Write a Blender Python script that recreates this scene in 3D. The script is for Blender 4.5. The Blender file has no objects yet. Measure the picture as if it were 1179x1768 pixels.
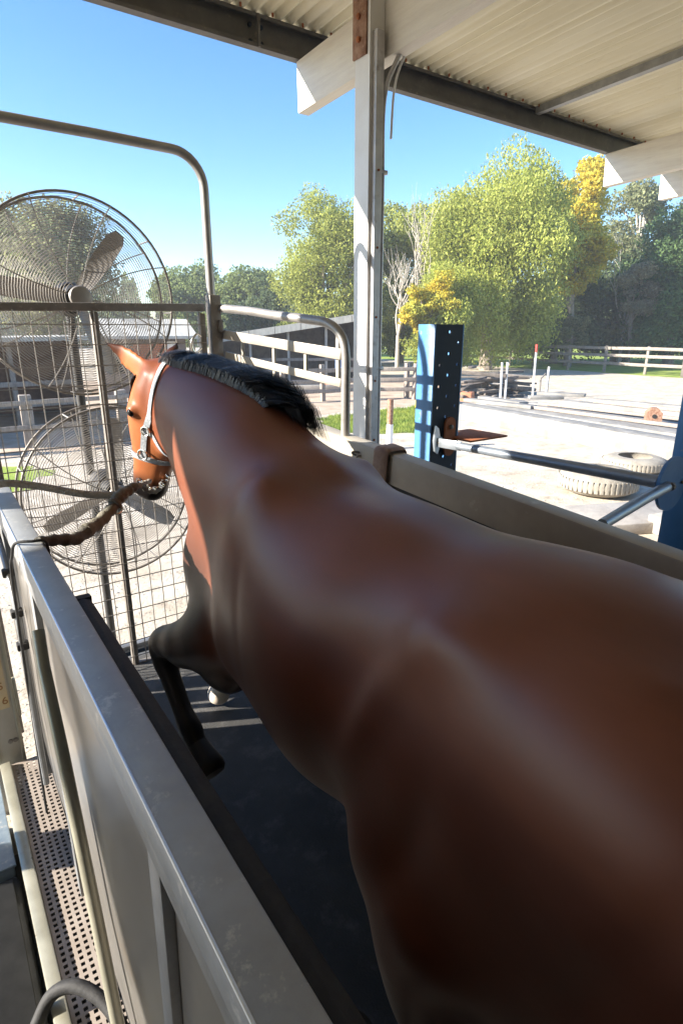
import bpy, bmesh, math, random
import numpy as np
from mathutils import Vector, Matrix, Quaternion
from mathutils.bvhtree import BVHTree
R = math.radians
random.seed(7); RNG = np.random.default_rng(7)
sc = bpy.context.scene
COL = sc.collection

# ------------------------------------------------------------------ camera
H = 2.3                                   # lens height above the ground
cam_data = bpy.data.cameras.new('camera')
cam = bpy.data.objects.new('camera', cam_data); COL.objects.link(cam)
cam_data.sensor_fit = 'VERTICAL'; cam_data.sensor_height = 36; cam_data.sensor_width = 36
cam_data.lens = 1002 / 1768 * 36
cam_data.clip_start = 0.02; cam_data.clip_end = 3000
cam.location = (0, 0, H); cam.rotation_euler = (R(90 - 17.4), 0, R(-35.4))
sc.camera = cam
# ------------------------------------------------------------------ sky, sun, exposure
SUN = Vector((-1, .415, .475)).normalized()
world = bpy.data.worlds.new('World'); sc.world = world; world.use_nodes = True
wn = world.node_tree.nodes; wl = world.node_tree.links
bg = wn['Background']; sky = wn.new('ShaderNodeTexSky')
sky.sky_type = 'NISHITA'; sky.sun_disc = False
sky.sun_elevation = math.asin(SUN.z); sky.sun_rotation = math.atan2(SUN.x, SUN.y)
sky.air_density = 0.9; sky.dust_density = 0.05; sky.ozone_density = 1.8; sky.altitude = 400
bg.inputs['Strength'].default_value = 0.092
hsv = wn.new('ShaderNodeHueSaturation'); hsv.inputs['Hue'].default_value = .503; hsv.inputs['Saturation'].default_value = 1.28
wl.new(sky.outputs[0], hsv.inputs['Color']); wl.new(hsv.outputs[0], bg.inputs[0])
sd = bpy.data.lights.new('sun', 'SUN'); sd.energy = 5.0; sd.angle = R(0.53); sd.color = (1, .93, .82)
so = bpy.data.objects.new('sun', sd); COL.objects.link(so)
so.rotation_euler = SUN.to_track_quat('Z', 'Y').to_euler(); so.location = (-20, 12, 20)
vs = sc.view_settings
vs.view_transform = 'Standard'; vs.look = 'None'; vs.exposure = 1.9; vs.gamma = 1; vs.use_curve_mapping = False
sc.cycles.max_bounces = 6; sc.cycles.transparent_max_bounces = 8

# ------------------------------------------------------------------ materials
MATS = {}
def mat(name, col, rough=.6, metal=0, col2=None, scale=8, bump=0, bscale=None, spec=.5, detail=4, attr=None,
        transl=0, coat=0, stretch=None, contrast=(.35, .65), sheen=0, wear=None):
    m = bpy.data.materials.new(name); m.use_nodes = True; MATS[name] = m
    nt = m.node_tree; n = nt.nodes; l = nt.links; p = n['Principled BSDF']
    p.inputs['Base Color'].default_value = (*col, 1); p.inputs['Roughness'].default_value = rough
    p.inputs['Metallic'].default_value = metal; p.inputs['Specular IOR Level'].default_value = spec
    if coat: p.inputs['Coat Weight'].default_value = coat; p.inputs['Coat Roughness'].default_value = .3
    if sheen: p.inputs['Sheen Weight'].default_value = sheen; p.inputs['Sheen Roughness'].default_value = .4
    tc = n.new('ShaderNodeTexCoord'); src = tc.outputs['Object']
    if stretch:
        mp = n.new('ShaderNodeMapping'); mp.inputs['Scale'].default_value = stretch
        l.new(src, mp.inputs[0]); src = mp.outputs[0]
    cout = None
    if attr:
        a = n.new('ShaderNodeAttribute'); a.attribute_name = attr; cout = a.outputs['Color']
    if col2:
        t = n.new('ShaderNodeTexNoise'); t.inputs['Scale'].default_value = scale; t.inputs['Detail'].default_value = detail
        t.inputs['Roughness'].default_value = .62
        l.new(src, t.inputs['Vector'])
        r = n.new('ShaderNodeValToRGB'); r.color_ramp.elements[0].position = contrast[0]; r.color_ramp.elements[1].position = contrast[1]
        l.new(t.outputs['Fac'], r.inputs[0])
        if attr:
            r.color_ramp.elements[0].color = (*col, 1); r.color_ramp.elements[1].color = (*col2, 1)
            mx = n.new('ShaderNodeMix'); mx.data_type = 'RGBA'; mx.blend_type = 'MULTIPLY'; mx.inputs[0].default_value = 1
            l.new(cout, mx.inputs[6]); l.new(r.outputs[0], mx.inputs[7]); cout = mx.outputs[2]
        else:
            r.color_ramp.elements[0].color = (*col, 1); r.color_ramp.elements[1].color = (*col2, 1); cout = r.outputs[0]
        mr = n.new('ShaderNodeMapRange'); mr.inputs[3].default_value = max(.03, rough - .1); mr.inputs[4].default_value = min(1, rough + .12)
        l.new(t.outputs['Fac'], mr.inputs[0]); l.new(mr.outputs[0], p.inputs['Roughness'])
    if wear:                               # second, finer layer of dirt or rust with a shape of its own
        wc, wsc, lo, hi = wear
        t2 = n.new('ShaderNodeTexNoise'); t2.inputs['Scale'].default_value = wsc; t2.inputs['Detail'].default_value = 8
        t2.inputs['Roughness'].default_value = .7; l.new(src, t2.inputs['Vector'])
        r2 = n.new('ShaderNodeValToRGB'); r2.color_ramp.elements[0].position = lo; r2.color_ramp.elements[1].position = hi
        r2.color_ramp.elements[0].color = (0, 0, 0, 1); r2.color_ramp.elements[1].color = (1, 1, 1, 1)
        l.new(t2.outputs['Fac'], r2.inputs[0])
        mx = n.new('ShaderNodeMix'); mx.data_type = 'RGBA'; l.new(r2.outputs[0], mx.inputs[0])
        if cout: l.new(cout, mx.inputs[6])
        else: mx.inputs[6].default_value = (*col, 1)
        mx.inputs[7].default_value = (*wc, 1); cout = mx.outputs[2]
    if cout: l.new(cout, p.inputs['Base Color'])
    if bump:
        t = n.new('ShaderNodeTexNoise'); t.inputs['Scale'].default_value = bscale or scale * 4; t.inputs['Detail'].default_value = 6
        l.new(src, t.inputs['Vector'])
        b = n.new('ShaderNodeBump'); b.inputs['Strength'].default_value = bump; b.inputs['Distance'].default_value = .02
        l.new(t.outputs['Fac'], b.inputs['Height']); l.new(b.outputs[0], p.inputs['Normal'])
    if transl:
        tr = n.new('ShaderNodeBsdfTranslucent'); mxs = n.new('ShaderNodeMixShader'); mxs.inputs[0].default_value = transl
        if cout: l.new(cout, tr.inputs[0])
        else: tr.inputs[0].default_value = (*col, 1)
        l.new(p.outputs[0], mxs.inputs[1]); l.new(tr.outputs[0], mxs.inputs[2]); l.new(mxs.outputs[0], n['Material Output'].inputs[0])
    return m
mat('gravel', (.47, .40, .31), .95, col2=(.61, .54, .445), scale=1.1, bump=.5, bscale=30, detail=8, spec=.1, wear=((.25, .20, .15), 4, .50, .75))
mat('sand', (.42, .31, .22), .95, col2=(.52, .42, .33), scale=2, bump=.5, bscale=25, spec=.1)
mat('grass', (.17, .25, .04), .9, col2=(.34, .40, .09), scale=.9, bump=.6, bscale=20, spec=.1, detail=8, wear=((.40, .34, .20), 2.2, .56, .74))
mat('blade', (.14, .22, .04), .8, col2=(.30, .34, .08), scale=1.3, transl=.3, spec=.2)
mat('darkfloor', (.10, .095, .09), .85, col2=(.15, .14, .13), scale=2, bump=.2, bscale=30)
mat('pebble', (.36, .32, .27), .9, col2=(.62, .57, .5), scale=1.7, spec=.2)
mat('roofsheet', (.82, .775, .62), .5, col2=(.74, .68, .50), scale=1.3, stretch=(3, .5, 3), wear=((.42, .36, .20), 3.2, .60, .85))
mat('purlin', (.10, .098, .098), .55, .3, col2=(.15, .145, .14), scale=6, wear=((.33, .28, .24), 20, .6, .8))
mat('whitebeam', (.62, .57, .50), .6, col2=(.72, .68, .60), scale=5, stretch=(6, .6, 6), bump=.15, bscale=30, wear=((.45, .38, .29), 9, .6, .85))
mat('galv', (.24, .245, .25), .42, .6, col2=(.34, .345, .35), scale=14, detail=8, wear=((.30, .27, .24), 22, .62, .8))
mat('railsteel', (.29, .30, .31), .42, .3, col2=(.37, .38, .39), scale=9, detail=8, bump=.05, bscale=60, wear=((.50, .49, .47), 24, .57, .66))
mat('edgesteel', (.55, .60, .66), .3, .8)
mat('postpaint', (.82, .81, .79), .45, col2=(.74, .72, .69), scale=4, wear=((.40, .33, .27), 16, .64, .78))
mat('postgalv', (.42, .40, .40), .45, .5, col2=(.55, .53, .52), scale=10, wear=((.25, .20, .17), 18, .56, .75))
mat('rustplate', (.20, .09, .05), .8, col2=(.36, .22, .15), scale=22, bump=.3, bscale=90, wear=((.55, .48, .42), 30, .62, .72))
mat('rust', (.38, .13, .05), .85, col2=(.26, .09, .04), scale=9, bump=.2, bscale=60)
mat('gatesteel', (.17, .15, .13), .55, .2, col2=(.23, .205, .18), scale=18, bump=.1, bscale=80, wear=((.42, .38, .33), 40, .58, .72))
mat('pipe', (.28, .265, .25), .42, .45, col2=(.36, .34, .32), scale=12, wear=((.27, .22, .19), 26, .62, .8))
mat('wire', (.30, .27, .24), .5, .5, col2=(.38, .35, .32), scale=30)
mat('fanwire', (.32, .295, .27), .45, .4)
mat('fanblack', (.022, .021, .02), .6, col2=(.045, .042, .04), scale=12)
mat('blade_metal', (.26, .24, .22), .45, .4, col2=(.33, .31, .29), scale=8)
mat('belt', (.050, .049, .048), .75, spec=.25, col2=(.085, .083, .080), scale=3, bump=.2, bscale=120, detail=8, wear=((.20, .19, .18), 5, .52, .85))
mat('rubber', (.012, .011, .011), .72, col2=(.035, .034, .034), scale=20, bump=.1, bscale=90)
mat('panel', (.19, .175, .16), .32, .6, col2=(.30, .28, .255), scale=3, detail=6, stretch=(1, .35, 1), wear=((.24, .19, .14), 5, .56, .75))
mat('cream', (.30, .285, .22), .3, .3, col2=(.40, .38, .30), scale=6, wear=((.30, .24, .17), 15, .62, .8))
mat('perf', (.42, .36, .31), .5, .2, col2=(.34, .285, .24), scale=9, wear=((.40, .33, .28), 25, .62, .8))
mat('pit', (.02, .02, .02), .9)
mat('blackbox', (.010, .010, .010), .8, col2=(.018, .018, .018), scale=14, spec=.2)
mat('bluegrey', (.16, .22, .30), .5, col2=(.24, .30, .37), scale=20, wear=((.42, .44, .45), 26, .58, .7))
mat('bluepaint', (.05, .17, .38), .35, col2=(.075, .22, .45), scale=5, bump=.05, bscale=40, wear=((.30, .27, .26), 9, .62, .70))
mat('darkblue', (.022, .030, .046), .6, col2=(.035, .045, .065), scale=6, spec=.25, wear=((.14, .125, .115), 12, .62, .78))
mat('strut', (.20, .23, .27), .4, .5, col2=(.27, .30, .34), scale=10, wear=((.38, .36, .34), 18, .62, .78))
mat('leather', (.22, .13, .09), .6, col2=(.32, .21, .15), scale=20, bump=.2, bscale=80)
mat('timber', (.22, .18, .15), .8, col2=(.34, .29, .245), scale=7, stretch=(5, 5, .8), bump=.3, bscale=30)
mat('timber_y', (.20, .17, .14), .8, col2=(.30, .26, .22), scale=5, bump=.2, bscale=30)
mat('darktimber', (.09, .075, .065), .85, col2=(.17, .145, .125), scale=6, bump=.3, bscale=30)
mat('whiterail', (.34, .31, .27), .6, col2=(.44, .41, .36), scale=6, wear=((.42, .36, .30), 12, .60, .8))
mat('beamwhite', (.18, .17, .155), .8, col2=(.30, .285, .26), scale=3, bump=.2, bscale=20, wear=((.33, .29, .25), 7, .60, .78))
mat('concrete', (.27, .245, .22), .9, col2=(.37, .34, .305), scale=4, bump=.3, bscale=40)
mat('tyre', (.24, .21, .17), .95, col2=(.33, .30, .25), scale=6, bump=.3, bscale=40, wear=((.15, .135, .115), 9, .60, .85))
mat('yellow', (.75, .60, .04), .45, col2=(.66, .52, .05), scale=8)
mat('orange', (.62, .12, .05), .5, col2=(.55, .16, .08), scale=10)
mat('orangebrick', (.50, .20, .10), .8, col2=(.42, .17, .09), scale=8)
mat('bluecloth', (.12, .25, .55), .8, col2=(.18, .32, .60), scale=12)
mat('stablewall', (.12, .10, .09), .8, col2=(.20, .17, .15), scale=4)
mat('stableroof', (.40, .38, .33), .6, col2=(.52, .49, .42), scale=2, stretch=(4, 1, 1))
mat('redbrown', (.16, .085, .06), .8, col2=(.24, .14, .10), scale=4)
mat('greenpanel', (.03, .16, .10), .6)
mat('mauve', (.32, .28, .32), .7, col2=(.4, .35, .38), scale=5)
mat('bark', (.20, .165, .13), .9, col2=(.32, .27, .22), scale=6, bump=.4, bscale=30)
mat('palebark', (.42, .37, .31), .85, col2=(.55, .50, .44), scale=5, bump=.3, bscale=30)
mat('leaf', (.85, .85, .85), .65, col2=(1.15, 1.15, 1.1), scale=.6, attr='tint', transl=.48, spec=.2)
mat('coat', (.80, .78, .78), .41, col2=(1.10, 1.08, 1.06), scale=5, attr='tint', spec=.5, bump=.012, bscale=150, stretch=(1, .35, .7), detail=6, wear=((.06, .020, .011), 160, .62, 1.0))
_nt = MATS['coat'].node_tree; _at = [q for q in _nt.nodes if q.type == 'ATTRIBUTE'][0]; _mm = _nt.nodes.new('ShaderNodeMath'); _mm.operation = 'MULTIPLY'; _mm.inputs[1].default_value = .36
_nt.links.new(_at.outputs['Alpha'], _mm.inputs[0]); _nt.links.new(_mm.outputs[0], _nt.nodes['Principled BSDF'].inputs['Specular IOR Level'])
mat('hair', (.012, .010, .011), .42, col2=(.03, .026, .028), scale=30, spec=.5)
mat('hoof', (.016, .013, .012), .55, col2=(.03, .026, .024), scale=12)
mat('palehoof', (.66, .55, .44), .6, col2=(.75, .68, .6), scale=12)
mat('eye', (.008, .006, .005), .06)
mat('webbing', (.34, .36, .38), .6, col2=(.22, .24, .26), scale=60, bump=.3, bscale=200)
mat('rope', (.28, .25, .21), .9, col2=(.38, .345, .295), scale=40, bump=.6, bscale=150)
mat('darkstrap', (.05, .045, .035), .7, col2=(.11, .10, .075), scale=25, bump=.3, bscale=120)
mat('olive', (.10, .092, .065), .75, col2=(.19, .172, .13), scale=18, bump=.3, bscale=100)
mat('chrome', (.75, .73, .68), .25, 1)
mat('ink', (.30, .15, .05), .7)
mat('sticker', (.62, .48, .26), .6, col2=(.52, .42, .28), scale=12)
mat('board', (.40, .37, .31), .6, col2=(.46, .42, .35), scale=8, wear=((.27, .22, .17), 14, .6, .8))
mat('redtop', (.7, .07, .05), .5)

# ------------------------------------------------------------------ mesh helpers
class MB:
    def __init__(s): s.v = []; s.f = []
    def add(s, vs, fs):
        o = len(s.v); s.v += [tuple(v) for v in vs]; s.f += [tuple(i + o for i in f) for f in fs]; return s
    def box(s, c, d, rot=None, bev=.0):
        bm = bmesh.new(); bmesh.ops.create_cube(bm, size=1)
        for v in bm.verts: v.co = Vector((v.co.x * d[0], v.co.y * d[1], v.co.z * d[2]))
        if bev: bmesh.ops.bevel(bm, geom=list(bm.edges), offset=min(bev, min(d) * .45), segments=2, affect='EDGES', profile=.5)
        M = Matrix.Translation(Vector(c)) @ (rot.to_4x4() if rot else Matrix())
        bm.verts.index_update()
        s.add([M @ v.co for v in bm.verts], [[v.index for v in f.verts] for f in bm.faces]); bm.free(); return s
    def bar(s, a, b, w, h, up=(0, 0, 1), bev=.0, side=None):
        a = Vector(a); b = Vector(b); d = (b - a); L = d.length; d.normalize()
        u = Vector(up); x = d.cross(u).normalized(); u = x.cross(d)
        rot = Matrix((x, d, u)).transposed()
        return s.box((a + b) / 2, (w, L, h), rot, bev)
    def tube(s, pts, r, n=10, cap=True, closed=False):
        P = [Vector(p) for p in pts]; m = len(P)
        rr = r if hasattr(r, '__len__') else [r] * m
        t0 = (P[1] - P[0]).normalized()
        up = Vector((0, 0, 1)) if abs(t0.z) < .9 else Vector((1, 0, 0))
        x = t0.cross(up).normalized(); vs = []; prev = t0
        for i in range(m):
            if closed: t = (P[(i + 1) % m] - P[i - 1]).normalized()
            elif i == 0: t = t0
            elif i == m - 1: t = (P[i] - P[i - 1]).normalized()
            else: t = ((P[i] - P[i - 1]).normalized() + (P[i + 1] - P[i]).normalized()).normalized()
            q = prev.rotation_difference(t); x = (q @ x); x = (x - t * x.dot(t)).normalized(); y = t.cross(x); prev = t
            for k in range(n):
                a = 2 * math.pi * k / n; vs.append(P[i] + (x * math.cos(a) + y * math.sin(a)) * rr[i])
        fs = []
        for i in range(m if closed else m - 1):
            j = (i + 1) % m
            for k in range(n):
                k2 = (k + 1) % n; fs.append((i * n + k, i * n + k2, j * n + k2, j * n + k))
        if cap and not closed:
            fs.append(tuple(range(n - 1, -1, -1))); fs.append(tuple((m - 1) * n + k for k in range(n)))
        return s.add(vs, fs)
    def rings(s, rings, cap=True):
        n = len(rings[0]); vs = [v for r in rings for v in r]; fs = []
        for i in range(len(rings) - 1):
            for k in range(n):
                k2 = (k + 1) % n; fs.append((i * n + k, i * n + k2, (i + 1) * n + k2, (i + 1) * n + k))
        if cap:
            fs.append(tuple(range(n - 1, -1, -1))); fs.append(tuple((len(rings) - 1) * n + k for k in range(n)))
        return s.add(vs, fs)
    def lathe(s, prof, c=(0, 0, 0), n=24, axis='Z', cap=True):
        rings = []
        for r, z in prof:
            ring = []
            for k in range(n):
                a = 2 * math.pi * k / n
                p = (r * math.cos(a), r * math.sin(a), z)
                if axis == 'Y': p = (p[0], p[2], p[1])
                if axis == 'X': p = (p[2], p[0], p[1])
                ring.append((p[0] + c[0], p[1] + c[1], p[2] + c[2]))
            rings.append(ring)
        return s.rings(rings, cap)
    def ell(s, c, r, rot=None, n=18, m=12):
        M = rot or Matrix.Identity(3); rings = []
        for i in range(m + 1):
            ph = -math.pi / 2 + math.pi * (i if 0 < i < m else (.02 if i == 0 else m - .02)) / m
            rings.append([Vector(c) + M @ Vector((r[0] * math.cos(ph) * math.cos(2 * math.pi * k / n), r[1] * math.cos(ph) * math.sin(2 * math.pi * k / n), r[2] * math.sin(ph))) for k in range(n)])
        return s.rings(rings)
    def prism(s, poly, axis, a, b):
        """polygon of 2D points extruded along axis from a to b"""
        def mk(p, t): return {'X': (t, p[0], p[1]), 'Y': (p[0], t, p[1]), 'Z': (p[0], p[1], t)}[axis]
        n = len(poly); vs = [mk(p, a) for p in poly] + [mk(p, b) for p in poly]
        fs = [(k, (k + 1) % n, n + (k + 1) % n, n + k) for k in range(n)] + [tuple(range(n - 1, -1, -1)), tuple(range(n, 2 * n))]
        return s.add(vs, fs)
    def mesh(s, name, smooth=35):
        me = bpy.data.meshes.new(name); me.from_pydata(s.v, [], s.f)
        bm = bmesh.new(); bm.from_mesh(me); bmesh.ops.recalc_face_normals(bm, faces=bm.faces); bm.to_mesh(me); bm.free()
        if smooth:
            me.shade_smooth(); me.set_sharp_from_angle(angle=R(smooth))
        return me
def obj(name, mb, m, parent=None, loc=None, rot=None, smooth=35):
    me = mb.mesh(name, smooth) if isinstance(mb, MB) else mb
    if m and not len(me.materials): me.materials.append(MATS[m])
    o = bpy.data.objects.new(name, me); COL.objects.link(o)
    if parent: o.parent = parent
    if loc is not None: o.location = loc
    if rot is not None: o.rotation_euler = rot
    return o
def tag(o, label, cat, group=None):
    o['label'] = label; o['category'] = cat
    if group: o['group'] = group
    return o
def thing(name, label, cat, loc=(0, 0, 0), rot=(0, 0, 0), group=None):
    o = bpy.data.objects.new(name, None); COL.objects.link(o); o.location = loc; o.rotation_euler = rot
    o.empty_display_size = .1
    return tag(o, label, cat, group)
def struct(name, mb, m, smooth=0):
    o = obj(name, mb, m, smooth=smooth); o['kind'] = 'structure'; return o
def arc(c, r, a0, a1, n, u, v):
    c = Vector(c); u = Vector(u); v = Vector(v)
    return [c + u * r * math.cos(a0 + (a1 - a0) * i / n) + v * r * math.sin(a0 + (a1 - a0) * i / n) for i in range(n + 1)]
def spline(pts, n=8):
    P = [Vector(p) for p in pts]; P = [P[0] * 2 - P[1]] + P + [P[-1] * 2 - P[-2]]; out = []
    for i in range(1, len(P) - 2):
        for k in range(n):
            t = k / n
            out.append(.5 * ((2 * P[i]) + (P[i + 1] - P[i - 1]) * t + (2 * P[i - 1] - 5 * P[i] + 4 * P[i + 1] - P[i + 2]) * t * t + (3 * P[i] - P[i - 1] - 3 * P[i + 1] + P[i + 2]) * t ** 3))
    return out + [P[-2]]
def W(x, y, z): return Vector((x, y, z + H))        # z given relative to the lens height

# ------------------------------------------------------------------ the ground
def sheet(name, pts, z, m):
    mb = MB(); mb.add([(x, y, z) for x, y in pts], [tuple(range(len(pts)))]); return struct(name, mb, m)
sheet('ground', [(-146, -146), (146, -146), (146, 146), (-146, 146)], 0, 'gravel')
def blobpoly(pts, n=6, amp=.25, seed=1):
    rr = random.Random(seed); out = []
    for i, p in enumerate(pts):
        q = pts[(i + 1) % len(pts)]
        for k in range(n):
            t = k / n; out.append((p[0] + (q[0] - p[0]) * t + rr.uniform(-amp, amp), p[1] + (q[1] - p[1]) * t + rr.uniform(-amp, amp)))
    return out
sheet('paddock', blobpoly([(31.2, -40), (140, -60), (140, 140), (36, 140), (31.5, 40)], 20, .4), .004, 'grass')
sheet('shed_floor', [(-7.6, -5.1), (1.62, -5.1), (1.62, 2.55), (-7.6, 2.55)], .004, 'darkfloor')
sheet('shed_apron', [(1.62, -5.1), (6.6, -5.1), (6.6, .4), (1.62, .4)], .004, 'darkfloor')
LAWN = blobpoly([(7.4, 11.6), (9.2, 9.9), (11.4, 11.0), (13.6, 12.6), (13.4, 13.6), (10.5, 13.6), (8.6, 13.2)], 6, .18, 3)
sheet('lawn', LAWN, .004, 'grass')
sheet('sand_yard', blobpoly([(8.2, 14.0), (13.6, 14.2), (20, 18), (21, 30), (6, 30), (4, 19)], 6, .4, 4), .004, 'sand')
sheet('verge', blobpoly([(-3.2, 9.6), (1.1, 9.7), (1.6, 10.9), (.9, 11.6), (-3.4, 11.4)], 6, .15, 5), .004, 'grass')
sheet('bare_yard', blobpoly([(-8, 12.2), (7.2, 12.2), (7.6, 19), (-8, 19)], 6, .25, 6), .004, 'sand')

# ------------------------------------------------------------------ the open shed
mat('railbeige', (.32, .285, .235), .5, .15, col2=(.40, .36, .30), scale=6, detail=6, wear=((.58, .55, .49), 9, .6, .75))
shed = thing('open_shed', 'open-sided shed with corrugated roof on white rafters over the treadmill', 'shed', (2.05, 2.62, 0))
SO = Vector((2.05, 2.62, 0))
def shp(name, mb, m, smooth=35, par=shed):
    mb.v = [tuple(Vector(v) - SO) for v in mb.v]; return obj(name, mb, m, par, smooth=smooth)
PITCH = math.tan(R(2.0))
EAVE_Y, EAVE_Z = 3.43, 1.625
def roof_z(y): return EAVE_Z + (EAVE_Y - y) * PITCH
# corrugated sheets, one mesh shared by all
sw = .762; mbs = MB(); nu = 60; vs_ = []; fs_ = []
ys = [EAVE_Y, 2.2, 0, -2.5, -5.2]
for j, y in enumerate(ys):
    for i in range(nu + 1):
        x = (sw + .03) * i / nu; vs_.append((x, y - EAVE_Y, .0165 * math.sin(2 * math.pi * x / .0762) + (EAVE_Y - y) * PITCH))
for j in range(len(ys) - 1):
    for i in range(nu): a = j * (nu + 1) + i; fs_.append((a, a + 1, a + nu + 2, a + nu + 1))
n0 = len(vs_); vs_ += [(x, y, z + .0012) for x, y, z in vs_]; fs_ += [tuple(n0 + i for i in reversed(f)) for f in fs_]
for i in range(nu): fs_.append((i + 1, i, n0 + i, n0 + i + 1))
mbs.add(vs_, fs_); sheet_me = mbs.mesh('roof_sheet', 60)
for k in range(-10, 9):
    o = obj('roof_sheet', sheet_me, 'roofsheet', shed, loc=Vector((k * sw, EAVE_Y + random.uniform(-.006, .006), EAVE_Z + H + .0170 + (k % 2) * .0025)) - SO)
# eave purlin (C section open inwards) and inner purlins
def purlin(y, z, x0=-7.5, x1=6.9, d=.155):
    t = .006; w = .055
    poly = [(y, z), (y, z + d), (y - w, z + d), (y - w, z + d - .018), (y - w + t, z + d - .018), (y - w + t, z + d - t), (y - t, z + d - t), (y - t, z + t), (y - w + t, z + t), (y - w + t, z + .018), (y - w, z + .018), (y - w, z)]
    return MB().prism([(a, b + H) for a, b in poly], 'X', x0, x1)
shp('eave_purlin', purlin(3.39, roof_z(3.39) - .158 + .001), 'purlin', 30)
for y in (.9, -1.3, -3.6): shp('purlin', purlin(y, roof_z(y) - .158 + .001), 'purlin', 30)
# white timber rafters under the purlins
def rafter(x, w=.075, d=.26, y0=3.36, y1=-5.0):
    z0 = roof_z(y0) - .160; z1 = roof_z(y1) - .160
    mb = MB(); mb.bar((x, y0, z0 - d / 2 + H), (x, y1, z1 - d / 2 + H), w, d, bev=.006); return shp('rafter', mb, 'whitebeam')
for x in (2.11, 5.25, 6.2, -1.1, -4.3): rafter(x)
for k in range(19):  # unseen back wall, added to keep bounced light off the hindquarters
    x_w = -7.6 + k * .75; mb = MB(); pf = []
    n_w = 30
    for i in range(n_w + 1): pf.append((x_w + .75 * i / n_w, -4.95 + .012 * math.sin(2 * math.pi * i / 3)))
    mb.add([(a_, b_, 0) for a_, b_ in pf] + [(a_, b_, roof_z(-4.9) - .14 + H) for a_, b_ in pf], [(i, i + 1, n_w + 2 + i, n_w + 1 + i) for i in range(n_w)]); shp('shade_wall_sheet', mb, 'stablewall', 60)
for k in range(7):  # unseen side wall, added to block sky light and darken the haunch
    y_w = -4.9 + k * .78; mb = MB(); pf = []
    for i in range(31): pf.append((-3.2 + .012 * math.sin(2 * math.pi * i / 3), y_w + .78 * i / 30))
    mb.add([(a_, b_, 0) for a_, b_ in pf] + [(a_, b_, roof_z(b_) - .02 + H) for a_, b_ in pf], [(i, i + 1, 32 + i, 31 + i) for i in range(30)]); shp('shade_wall_sheet', mb, 'stablewall', 60)
nut = MB().lathe([(.007, 0), (.007, -.012), (.003, -.018)], (0, 0, 0), 6).mesh('roof_screw')
for yy in (3.30, .84, -1.36):
    for k in range(48): obj('roof_screw', nut, 'rust', shed, loc=Vector((-2.3 + k * .1905, yy, roof_z(yy) + H - .001)) - SO)
# light steel rafter between the timber ones
mb = MB(); mb.bar(W(4.2, 3.33, roof_z(3.33) - .030), W(4.2, -5.0, roof_z(-5.0) - .030), .05, .05); shp('steel_rafter', mb, 'galv')
# splice cleat with bolts on the eave purlin
mb = MB(); mb.box(W(1.82, 3.332, roof_z(3.39) - .08), (.014, .012, .15)); shp('cleat', mb, 'purlin')
for dx in (-.03, .04):
    for dz in (-.04, .035):
        mb = MB(); mb.lathe([(.011, 0), (.011, -.012), (.004, -.016)], W(1.82 + dx, 3.384, roof_z(3.39) - .08 + dz), 8, 'Y'); shp('bolt', mb, 'darkblue')
# front post: painted channel, galvanised channel, conduit
mb = MB(); t = .006; x0, y0, w, d = 1.982, 2.675, .085, .115
poly = [(x0, y0), (x0, y0 - d), (x0 + w, y0 - d), (x0 + w, y0 - d + t), (x0 + t, y0 - d + t), (x0 + t, y0 - t), (x0 + w, y0 - t), (x0 + w, y0)]
mb.prism(poly, 'Z', 0, 1.50 + H); post = shp('post', mb, 'postpaint', 30)
mb = MB(); mb.prism([(2.0, y0 - d - .001), (2.0, y0 - d - .030), (2.045, y0 - d - .030), (2.045, y0 - d - .001)], 'Z', 0, 1.33 + H); shp('post_flange', mb, 'postgalv', 30)
mb = MB(); mb.box(W(1.976, 2.63, 1.39), (.010, .105, .30), bev=.002); shp('fixing_plate', mb, 'rustplate')
for dz in (-.09, 0, .08):
    mb = MB(); mb.lathe([(.013, 0), (.013, -.010), (.005, -.016)], W(1.971, 2.63, 1.40 + dz), 8, 'X'); shp('bolt', mb, 'rust')
for z in np.arange(-1.9, 1.0, .33):
    mb = MB(); mb.lathe([(.006, 0), (.006, -.004), (.002, -.006)], W(2.022, y0 - d - .030, z + random.uniform(-.02, .02)), 8, 'Y'); shp('screw', mb, 'rust')
pts = spline([W(2.060, 2.546, -2.3), W(2.060, 2.546, -.5), W(2.060, 2.546, .6), W(2.060, 2.546, 1.05), W(2.10, 2.50, 1.22), W(2.16, 2.46, 1.33), W(2.24, 2.42, 1.50)], 6)
mb = MB(); mb.tube(pts, .012, 10); shp('conduit', mb, 'postgalv')
mb = MB(); mb.tube(spline([W(2.10, 2.535, .9), W(2.105, 2.525, 1.1), W(2.13, 2.50, 1.22), W(2.2, 2.47, 1.35), W(2.3, 2.44, 1.52)], 6), .006, 8); shp('cable', mb, 'postpaint')
for z in (-.2, .75):
    mb = MB(); mb.box(W(2.062, 2.546, z), (.045, .03, .02), bev=.004); shp('conduit_clip', mb, 'postgalv')
mb = MB(); mb.prism([(-1.16, 2.75), (-1.16, 2.58), (-1.04, 2.58), (-1.04, 2.587), (-1.153, 2.587), (-1.153, 2.743), (-1.04, 2.743), (-1.04, 2.75)], 'Z', 0, roof_z(2.6) - .16 - .26 + H); shp('post', mb, 'postpaint', 30)  # unseen post, added and widened to shade the horse's lower neck and chest
for x, y in ((5.2, 2.62), (-4.3, 2.62), (-4.3, -4.6), (2.05, -4.6), (6.1, -4.6)):
    mb = MB(); mb.prism([(x - .11 + px_, y + py_) for px_, py_ in ((0, 0), (0, -.115), (.085, -.115), (.085, -.109), (.006, -.109), (.006, -.006), (.085, -.006), (.085, 0))], 'Z', 0, roof_z(y) - .16 + H); 
    if x < 0 or y < 0: shp('post', mb, 'postpaint', 30)

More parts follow.
